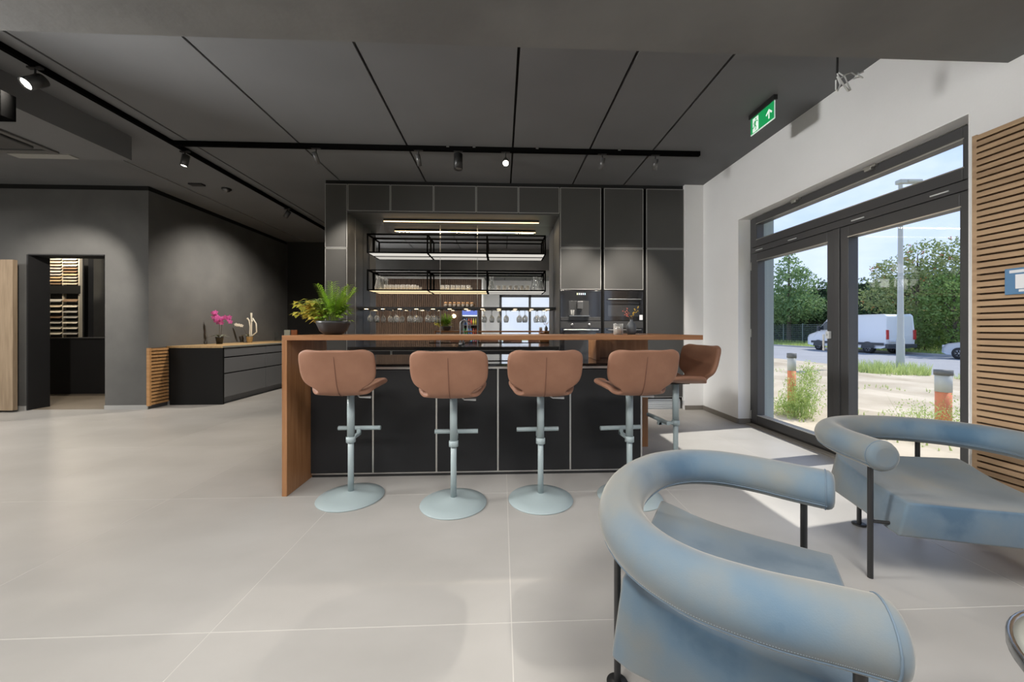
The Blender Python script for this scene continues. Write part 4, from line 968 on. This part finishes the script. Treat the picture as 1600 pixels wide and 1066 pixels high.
def foliage(b, blobs, n, size, flat=1.0, shell=.55):
    tot = sum(r[0] * r[1] + r[1] * r[2] for _, r in blobs)
    for c, r in blobs:
        k = int(n * (r[0] * r[1] + r[1] * r[2]) / tot)
        for _ in range(k):
            d = Vector((random.gauss(0, 1), random.gauss(0, 1), random.gauss(0, 1))).normalized(); q = random.uniform(shell, 1.08)
            p = Vector((c[0] + d.x * r[0] * q, c[1] + d.y * r[1] * q, c[2] + d.z * r[2] * q))
            a = Vector((random.gauss(0, 1), random.gauss(0, 1), random.gauss(0, 1))).normalized(); s = size * random.uniform(.6, 1.3)
            x = a.orthogonal().normalized(); y = a.cross(x)
            b.add([p - x * s, p - y * s * .5, p + x * s, p + y * s * .5], [(0, 1, 2, 3)])
    return b
def tree(name, label, x, y, zt, blobs, n, size, m, trunk=.12, berries=0, cat='tree', grp=None, z0=-.40):
    t = thing(name, label, cat, (x, y, z0), 0, grp)
    tk = obj('trunk', B().tube([(0, 0, 0), (.05, .05, zt * .35), (0, 0, zt * .7), (0, 0, zt * .9)], [trunk, trunk * .8, trunk * .45, trunk * .1], 8), M_bark, t)
    for k, (c, r) in enumerate(blobs[:6]): obj('branch', B().tube([(0, 0, max(.5, c[2] - r[2] * 1.2 - .4)), (c[0] * .6, c[1] * .6, c[2] - r[2] * .2), tuple(c)], [trunk * .4, trunk * .25, .01], 6), M_bark, t)
    o = obj('foliage', foliage(B(), blobs, n, size), m, t, fixn=False); o['kind'] = 'stuff'
    if berries:
        bb = B()
        for _ in range(berries):
            c, r = random.choice(blobs); d = Vector((-abs(random.gauss(0, 1)), random.gauss(0, 1), random.gauss(0, 1))).normalized(); p = Vector(c) + Vector((d.x * r[0], d.y * r[1], d.z * r[2])) * 1.02
            for q in range(5): bb.lathe([(0, -.04), (.05, 0), (0, .04)], 5, tuple(p + Vector((random.uniform(-.1, .1), random.uniform(-.1, .1), random.uniform(-.1, .1)))))
        o = obj('berries', bb, M_red, t, fixn=False); o['kind'] = 'stuff'
    return t
# hedge wall
hg = thing('tall_hedge', 'tall dark clipped hedge behind the street fence', 'hedge')
hb = []
for k in range(30):
    y = 14 + k * 2.2; hh = 6.3 + .3 * math.sin(k * 1.3) + (.8 if y < 24 else 0); hb.append(((34.5, y, hh * .5 - .4), (1.7, 1.9, hh * .52)))
core = B().box(34, 12, -.4, 35.5, 80, 5.4)
obj('hedge_core', core, mat('hedge_core', (.02, .035, .015), 1), hg)
o = obj('foliage', foliage(B(), hb, 42000, .17, shell=.8), M_leafD, hg, fixn=False); o['kind'] = 'stuff'
# trees
def bl(*a): return [((x, y, z), (r1, r1, r2)) for x, y, z, r1, r2 in a]
tree('young_tree', 'young conical tree by the fence seen through the left door pane', 30.6, 38.0, 9.6, bl((0, 0, 3.4, 3.2, 1.4), (0, .6, 4.8, 2.8, 1.4), (0, -.5, 6.4, 2.1, 1.3), (.1, .2, 8.0, 1.3, 1.2), (0, 0, 9.4, .6, 1.0), (0, -1.9, 3.8, 2.0, 1.2), (0, 2.3, 3.7, 1.9, 1.2), (0, -1.6, 7.2, .8, .7)), 8200, .15, M_leafM, .22)
tree('rowan_tree', 'rowan tree with orange berries rising behind the white van', 29.0, 24.5, 7.6, bl((0, 0, 4.0, 2.3, 1.7), (0, -1.5, 5.2, 1.5, 1.3), (0, 1.2, 5.5, 1.4, 1.3), (0, -.4, 6.6, 1.3, 1.0), (-.3, 2.4, 4.0, 1.3, 1.2), (0, -2.4, 4.4, 1.2, 1.0), (0, 0, 2.4, 2.0, 1.2), (0, 2.3, 5.9, .8, .8), (0, -2.2, 6.6, .7, .8)), 8500, .105, M_leafR, .16, 32)
tree('young_tree', 'pale green leaning tree at the right edge of the door glass', 28.0, 21.6, 5.4, bl((0, 0, 3.0, 1.5, 1.2), (0, 1.1, 2.2, 1.2, .9), (0, .3, 4.2, 1.1, .9), (0, -1.2, 3.8, 1.4, 1.4), (0, 1.2, 3.6, .9, .6), (-.2, -1.5, 6.1, .9, .9)), 5200, .10, M_leafL, .11)
for i, (y, l) in enumerate(((23.4, 'light green bush at the fence right of the van'), (21.0, 'low green bush at the fence near the silver car'), (44.0, 'small bush at the fence at the left end of the view'))):
    tree('roadside_bush', l, 28.2, y, 2.0, bl((0, 0, .9, .9, .8), (0, .5, 1.3, .6, .5), (0, -.5, 1.0, .7, .6)), 1500, .08, M_leafL, .04, cat='bush', grp=None)
# fence
fn = thing('mesh_fence', 'grey double rod mesh fence between verge and hedge', 'fence')
pm = B().box(-.035, -.035, 0, .035, .035, 2.1).mesh('post'); pm.materials.append(mat('fence_grey', (.22, .27, .26), .6))
rm = B().box(0, 0, 0, .02, 58, .02).mesh('rod'); rm.materials.append(MATS['fence_grey'])
for k in range(24): obj('post', pm, None, fn, loc=(30.0, 13 + 2.5 * k, -.4))
for k in range(10): obj('rod', rm, None, fn, loc=(30.0, 13, -.25 + .2 * k))
vw = B()
for k in range(480): vw.box(29.99, 13 + .12 * k, -.3, 29.997, 13.008 + .12 * k, 1.6)
o = obj('wire_mesh', vw, MATS['fence_grey'], fn, fixn=False); o['kind'] = 'stuff'
# grass along the verge
gt = B()
for _ in range(7000):
    x = random.uniform(26.5, 30.5); y = random.uniform(14, 48); h = random.uniform(.1, .28) + (.2 if x > 29.2 else 0)
    a = random.uniform(0, 3.14); s = .03; gt.add([(x - s * math.cos(a), y - s * math.sin(a), -.38), (x + s * math.cos(a), y + s * math.sin(a), -.38), (x + random.uniform(-.1, .1), y + random.uniform(-.1, .1), -.38 + h)], [(0, 1, 2)])
setp(obj('verge_grass', gt, M_weed, fixn=False), 'long grass on the verge across the street', 'grass', kind='stuff')
# sparse tufts on the sand
gt = B()
def tuft(b, x, y, n, r, h):
    z = ground(x, y) - .02
    for _ in range(n):
        a = random.uniform(0, 6.28); rr = r * math.sqrt(random.random()); px, py = x + rr * math.cos(a), y + rr * math.sin(a); hh = h * random.uniform(.4, 1); lx, ly = random.uniform(-.4, .4) * hh, random.uniform(-.4, .4) * hh; s = .008
        b.add([(px - s, py + s, z), (px + s, py - s, z), (px + lx, py + ly, z + hh)], [(0, 1, 2)])
        for q in (.4, .6, .8): leaf(b, (px + lx * q, py + ly * q, z + hh * q), (math.cos(a + q * 9), math.sin(a + q * 9), .4), .05, .014)
for _ in range(70): tuft(gt, random.uniform(4.2, 14.5), random.uniform(1, 16), 7, .25, .10)
for _ in range(14): tuft(gt, random.uniform(4.0, 6.5), random.uniform(3.2, 7), 8, .2, .12)
setp(obj('weeds', gt, M_weed, fixn=False), 'sparse low weeds scattered over the sandy ground', 'weeds', kind='stuff')
M_wl = leafm('wild_leaf', (.30, .42, .12), (.52, .62, .22), 6)
for l, x, y, blobs, nl, ns, r, h in (('tall yellow green weeds around the far orange pipe', 4.22, 5.0, [((0, 0, .30), (.26, .26, .32)), ((-.1, .1, .12), (.3, .3, .14)), ((.05, -.05, .6), (.13, .13, .2))], 5200, 60, .22, .85), ('thin weeds around the near orange pipe', 5.35, 4.45, [((0, 0, .18), (.32, .32, .2)), ((.2, -.25, .25), (.2, .2, .25))], 1100, 40, .35, .5)):
    wb = thing('wild_bush', l, 'weeds', (x, y, ground(x, y)))
    b = B()
    for _ in range(ns):
        a = random.uniform(0, 6.28); rr = r * math.sqrt(random.random()); hh = h * random.uniform(.4, 1); px, py = rr * math.cos(a), rr * math.sin(a); q = random.uniform(.9, 1.5)
        b.add([(px * .5 - .004, py * .5, -.02), (px * .5 + .004, py * .5, -.02), (px * q, py * q, hh)], [(0, 1, 2)])
    o = obj('stems', b, M_wl, wb, fixn=False); o['kind'] = 'stuff'
    o = obj('foliage', foliage(B(), blobs, nl, .013, shell=.2), M_wl, wb, fixn=False); o['kind'] = 'stuff'
for nm, l, x, y, n, r, h in (('grass_clump', 'fresh grass clump around the lamp post foot', 14.0, 12.9, 900, 1.15, .5), ('grass_clump', 'grass patch at the street edge right of the lamp post', 14.3, 10.2, 260, .7, .3)):
    b = B(); tuft(b, x, y, n, r, h); setp(obj(nm, b, M_weed, fixn=False), l, 'weeds')
    bpy.context.scene.objects[-1] if False else None
# orange pipes
def pipe(x, y, zt, r, split, label):
    z0 = ground(x, y) - .12; t = thing('orange_pipe', label, 'pipe', (x, y, z0))
    obj('orange_tube', cyl(r, 0, split - z0, 20), M_orange, t); obj('grey_sleeve', cyl(r * 1.04, split - z0 - .02, zt - z0 - .05, 20), M_pvc, t)
    obj('cap', B().lathe([(0, zt - z0 - .07), (r * 1.16, zt - z0 - .07), (r * 1.16, zt - z0), (0, zt - z0 + .005)], 20), mat('dark_cap', (.12, .125, .125), .6), t)
def at(u, v, zg):
    d = (EYE - zg) * FPX / (v - CYP); return cam2w((u - CXP) / FPX * d, d), d
(px, py), d = at(1237, 645, -.09); pipe(px, py, EYE - (552 - CYP) / FPX * d, .052, EYE - (577 - CYP) / FPX * d, 'slim orange pipe with grey top among weeds, behind the left pane')
(px, py), d = at(1474, 663, -.12); pipe(px, py, EYE - (578 - CYP) / FPX * d, .078, EYE - (610 - CYP) / FPX * d, 'thick orange pipe with grey top near the slat wall side of the glass')
# lamp post
(px, py), d = at(1407, 580, -.42)
lp = thing('street_lamp', 'pale street lamp post standing between window and street', 'street lamp', (px, py, -.45))
ht = EYE - (287 - CYP) / FPX * d + .45
M_lp = mat('lamp_post_grey', (.48, .49, .45), .5)
obj('pole', B().tube([(0, 0, 0), (0, 0, 1.2), (0, 0, 1.25), (0, 0, ht)], [.12, .115, .095, .06], 14), M_lp, lp)
M4 = Matrix.Translation((0, 0, ht)) @ Matrix.Rotation(-YAW, 4, 'Z')
obj('lamp_head', B().box(-.10, -.12, -.02, .16, .12, .14, M4).box(.16, -.14, .02, .70, .14, .13, M4), M_lp, lp, bevel=.03)
# van
def vehicle_wheel(p, x, y, r, w_):
    q = obj('wheel', B().lathe([(r * .62, -w_/2), (r, -w_/2), (r, w_/2), (r * .62, w_/2)], 24, M=Matrix.Translation((x, y, r)) @ Matrix.Rotation(R(90), 4, 'X')), M_tyre, p)
    obj('rim', B().lathe([(0, -w_/2 + .03), (r * .62, -w_/2 + .01), (r * .62, w_/2 - .01), (0, w_/2 - .03)], 16, M=Matrix.Translation((x, y, r)) @ Matrix.Rotation(R(90), 4, 'X')), M_rim, q)
    for k in range(5):
        a = 2 * math.pi * k / 5
        for s in (-1, 1): pass
    sp2 = B()
    for k in range(6):
        a = 2 * math.pi * k / 6; sp2.box(-.03, w_/2 - .03, .05, .03, w_/2 - .005, r * .55, Matrix.Translation((x, y, r)) @ Matrix.Rotation(a, 4, 'Y'))
    o = obj('rim_openings', sp2, M_tyre, q); o['kind'] = 'stuff'
van = thing('white_van', 'white panel van parked across the street, rear towards the right', 'van', (25.25, 25.3, -.47), R(90))
# local x forward, y left
prof = [(-3.0, .45), (-3.05, 1.2), (-2.98, 2.45), (-2.85, 2.58), (.6, 2.60), (1.15, 2.50), (1.75, 1.85), (2.15, 1.42), (2.85, 1.18), (2.98, .95), (2.98, .42), (2.5, .35), (-2.7, .35)]
b = B(); n = len(prof); vs = []
for y, k in ((-1.0, 1), (-.93, 2), (.93, 2), (1.0, 1)):
    pass
lay = [(-.90, 1.0), (-.99, .985), (.99, .985), (.90, 1.0)]
for y, k in lay:
    for x, z in prof:
        yy_ = y
        if z > 1.3: yy_ = y * (1 - .07 * (z - 1.3) / 1.3)
        sc = 1 if abs(y) < .95 else .985
        vs.append((x * sc, yy_, .35 + (z - .35) * sc))
fs = [tuple(range(n))[::-1], tuple(range(3 * n, 4 * n))]
for i in range(3):
    for k in range(n): fs.append((i*n+k, i*n+(k+1) % n, (i+1)*n+(k+1) % n, (i+1)*n+k))
obj('body', b.add(vs, fs), M_vanw, van, bevel=.05, seg=3)
M_carg = mat('car_glass', (.03, .04, .045), .08, coat=.5)
def plate(nm, pts, y, m, th=.012):
    return obj(nm, B().poly(pts, th, 'Y', y, 1 if y > 0 else -1), m, van)
for s in (1, -1):
    ww = plate('side_window', [(.75, 1.55), (1.95, 1.55), (1.30, 2.15), (.75, 2.2)], s * .965, M_carg)
    plate('side_trim', [(-2.9, .55), (2.6, .55), (2.6, .72), (-2.9, .72)], s * .985, M_bump)
    for x in (.65, -.9): plate('door_seam', [(x, .75), (x + .015, .75), (x + .015, 2.35), (x, 2.35)], s * .965, M_bump, .02)
for x in (-1.85, 1.95):
    for s in (-1, 1): vehicle_wheel(van, x, s * .86, .34, .26)
    for s in (-1, 1): obj('wheel_arch', B().poly([(x + .44 * math.cos(R(a)), .34 + .44 * math.sin(R(a))) for a in range(-5, 190, 15)], .02, 'Y', s * .985, s), M_bump, van)
def rearp(nm, y0, z0, y1, z1, m, d_=.03, p=van): return obj(nm, B().box(-3.06 - d_ + .0, y0, z0, -3.0, y1, z1), m, p, bevel=.01)
for s in (1, -1): rearp('tail_lamp', min(s*.84, s*.96), .95, max(s*.84, s*.96), 1.55, mat('tail_red', (.55, .03, .03), .3), .03)
obj('rear_bumper', B().box(-3.15, -.97, .42, -2.95, .97, .66), M_bump, van, bevel=.03)
rearp('door_split', -.01, .7, .01, 2.4, M_bump, .025); rearp('number_plate', .25, .78, .75, .90, mat('plate_white', (.7, .72, .75), .4), .03)
rearp('door_handle', .04, 1.2, .12, 1.26, M_bump, .04)
obj('windscreen', B().add([(1.16, -.80, 2.49), (1.16, .80, 2.49), (2.16, .88, 1.45), (2.16, -.88, 1.45), (1.13, -.80, 2.47), (1.13, .80, 2.47), (2.13, .88, 1.43), (2.13, -.88, 1.43)], [(0,1,2,3),(4,7,6,5),(0,4,5,1),(1,5,6,2),(2,6,7,3),(3,7,4,0)]), M_carg, van)
for s in (1, -1): obj('side_mirror', B().box(1.72, min(s*1.0, s*1.2), 1.45, 1.86, max(s*1.0, s*1.2), 1.85), M_bump, van, bevel=.03)
# car
car_ = thing('silver_car', 'silver car parked behind the van at the right frame of the glass', 'car', (25.1, 17.2, -.47), R(90))
prof = [(-2.1, .35), (-2.15, .75), (-1.95, 1.0), (-1.3, 1.38), (.1, 1.42), (1.0, .98), (1.9, .82), (2.12, .62), (2.15, .32), (1.9, .22), (-1.9, .22)]
n = len(prof); vs = []
for y in (-.78, -.87, .87, .78):
    for x, z in prof: vs.append((x * (1 if abs(y) < .8 else .98), y * (1 - .22 * max(0, z - .9)), z))
fs = [tuple(range(n))[::-1], tuple(range(3 * n, 4 * n))]
for i in range(3):
    for k in range(n): fs.append((i*n+k, i*n+(k+1) % n, (i+1)*n+(k+1) % n, (i+1)*n+k))
obj('body', B().add(vs, fs), mat('car_silver', (.62, .65, .68), .3, coat=.5), car_, bevel=.06, seg=3)
for s in (1, -1): obj('side_window', B().poly([(-1.2, .98), (.75, .98), (.05, 1.32), (-1.0, 1.30)], .015, 'Y', s * .80, s), M_carg, car_)
for x in (-1.3, 1.35):
    for s in (-1, 1): vehicle_wheel(car_, x, s * .76, .31, .22)
for s in (1, -1): obj('headlamp', B().box(1.98, min(s*.5, s*.8), .58, 2.14, max(s*.5, s*.8), .74), mat('lamp_glass', (.6, .62, .64), .1), car_, bevel=.02)
# unseen lamps added to brighten the sample room; first replaces its strip light
for nm, p, en, c in (('sample_room_fill', (-8.3, 7.1, 2.9), 100, (1, .87, .68)), ('sample_room_fill', (-6.9, 7.9, 3.0), 60, (1, .93, .85))):
    t = thing('added_room_lamp', 'small unseen lamp over the sample rack in place of its strip light' if en == 100 else 'small added fill lamp over the display counter', 'lamp', p)
    obj('ring', B().lathe([(.05, .28), (.065, .28), (.065, .30), (.05, .30)], 20), M_black, t)
    l = bpy.data.lights.new(nm, 'POINT'); l.energy = en * ROOM; l.shadow_soft_size = .05; l.color = c
    lo = bpy.data.objects.new(nm, l); COL.objects.link(lo); lo.parent = t
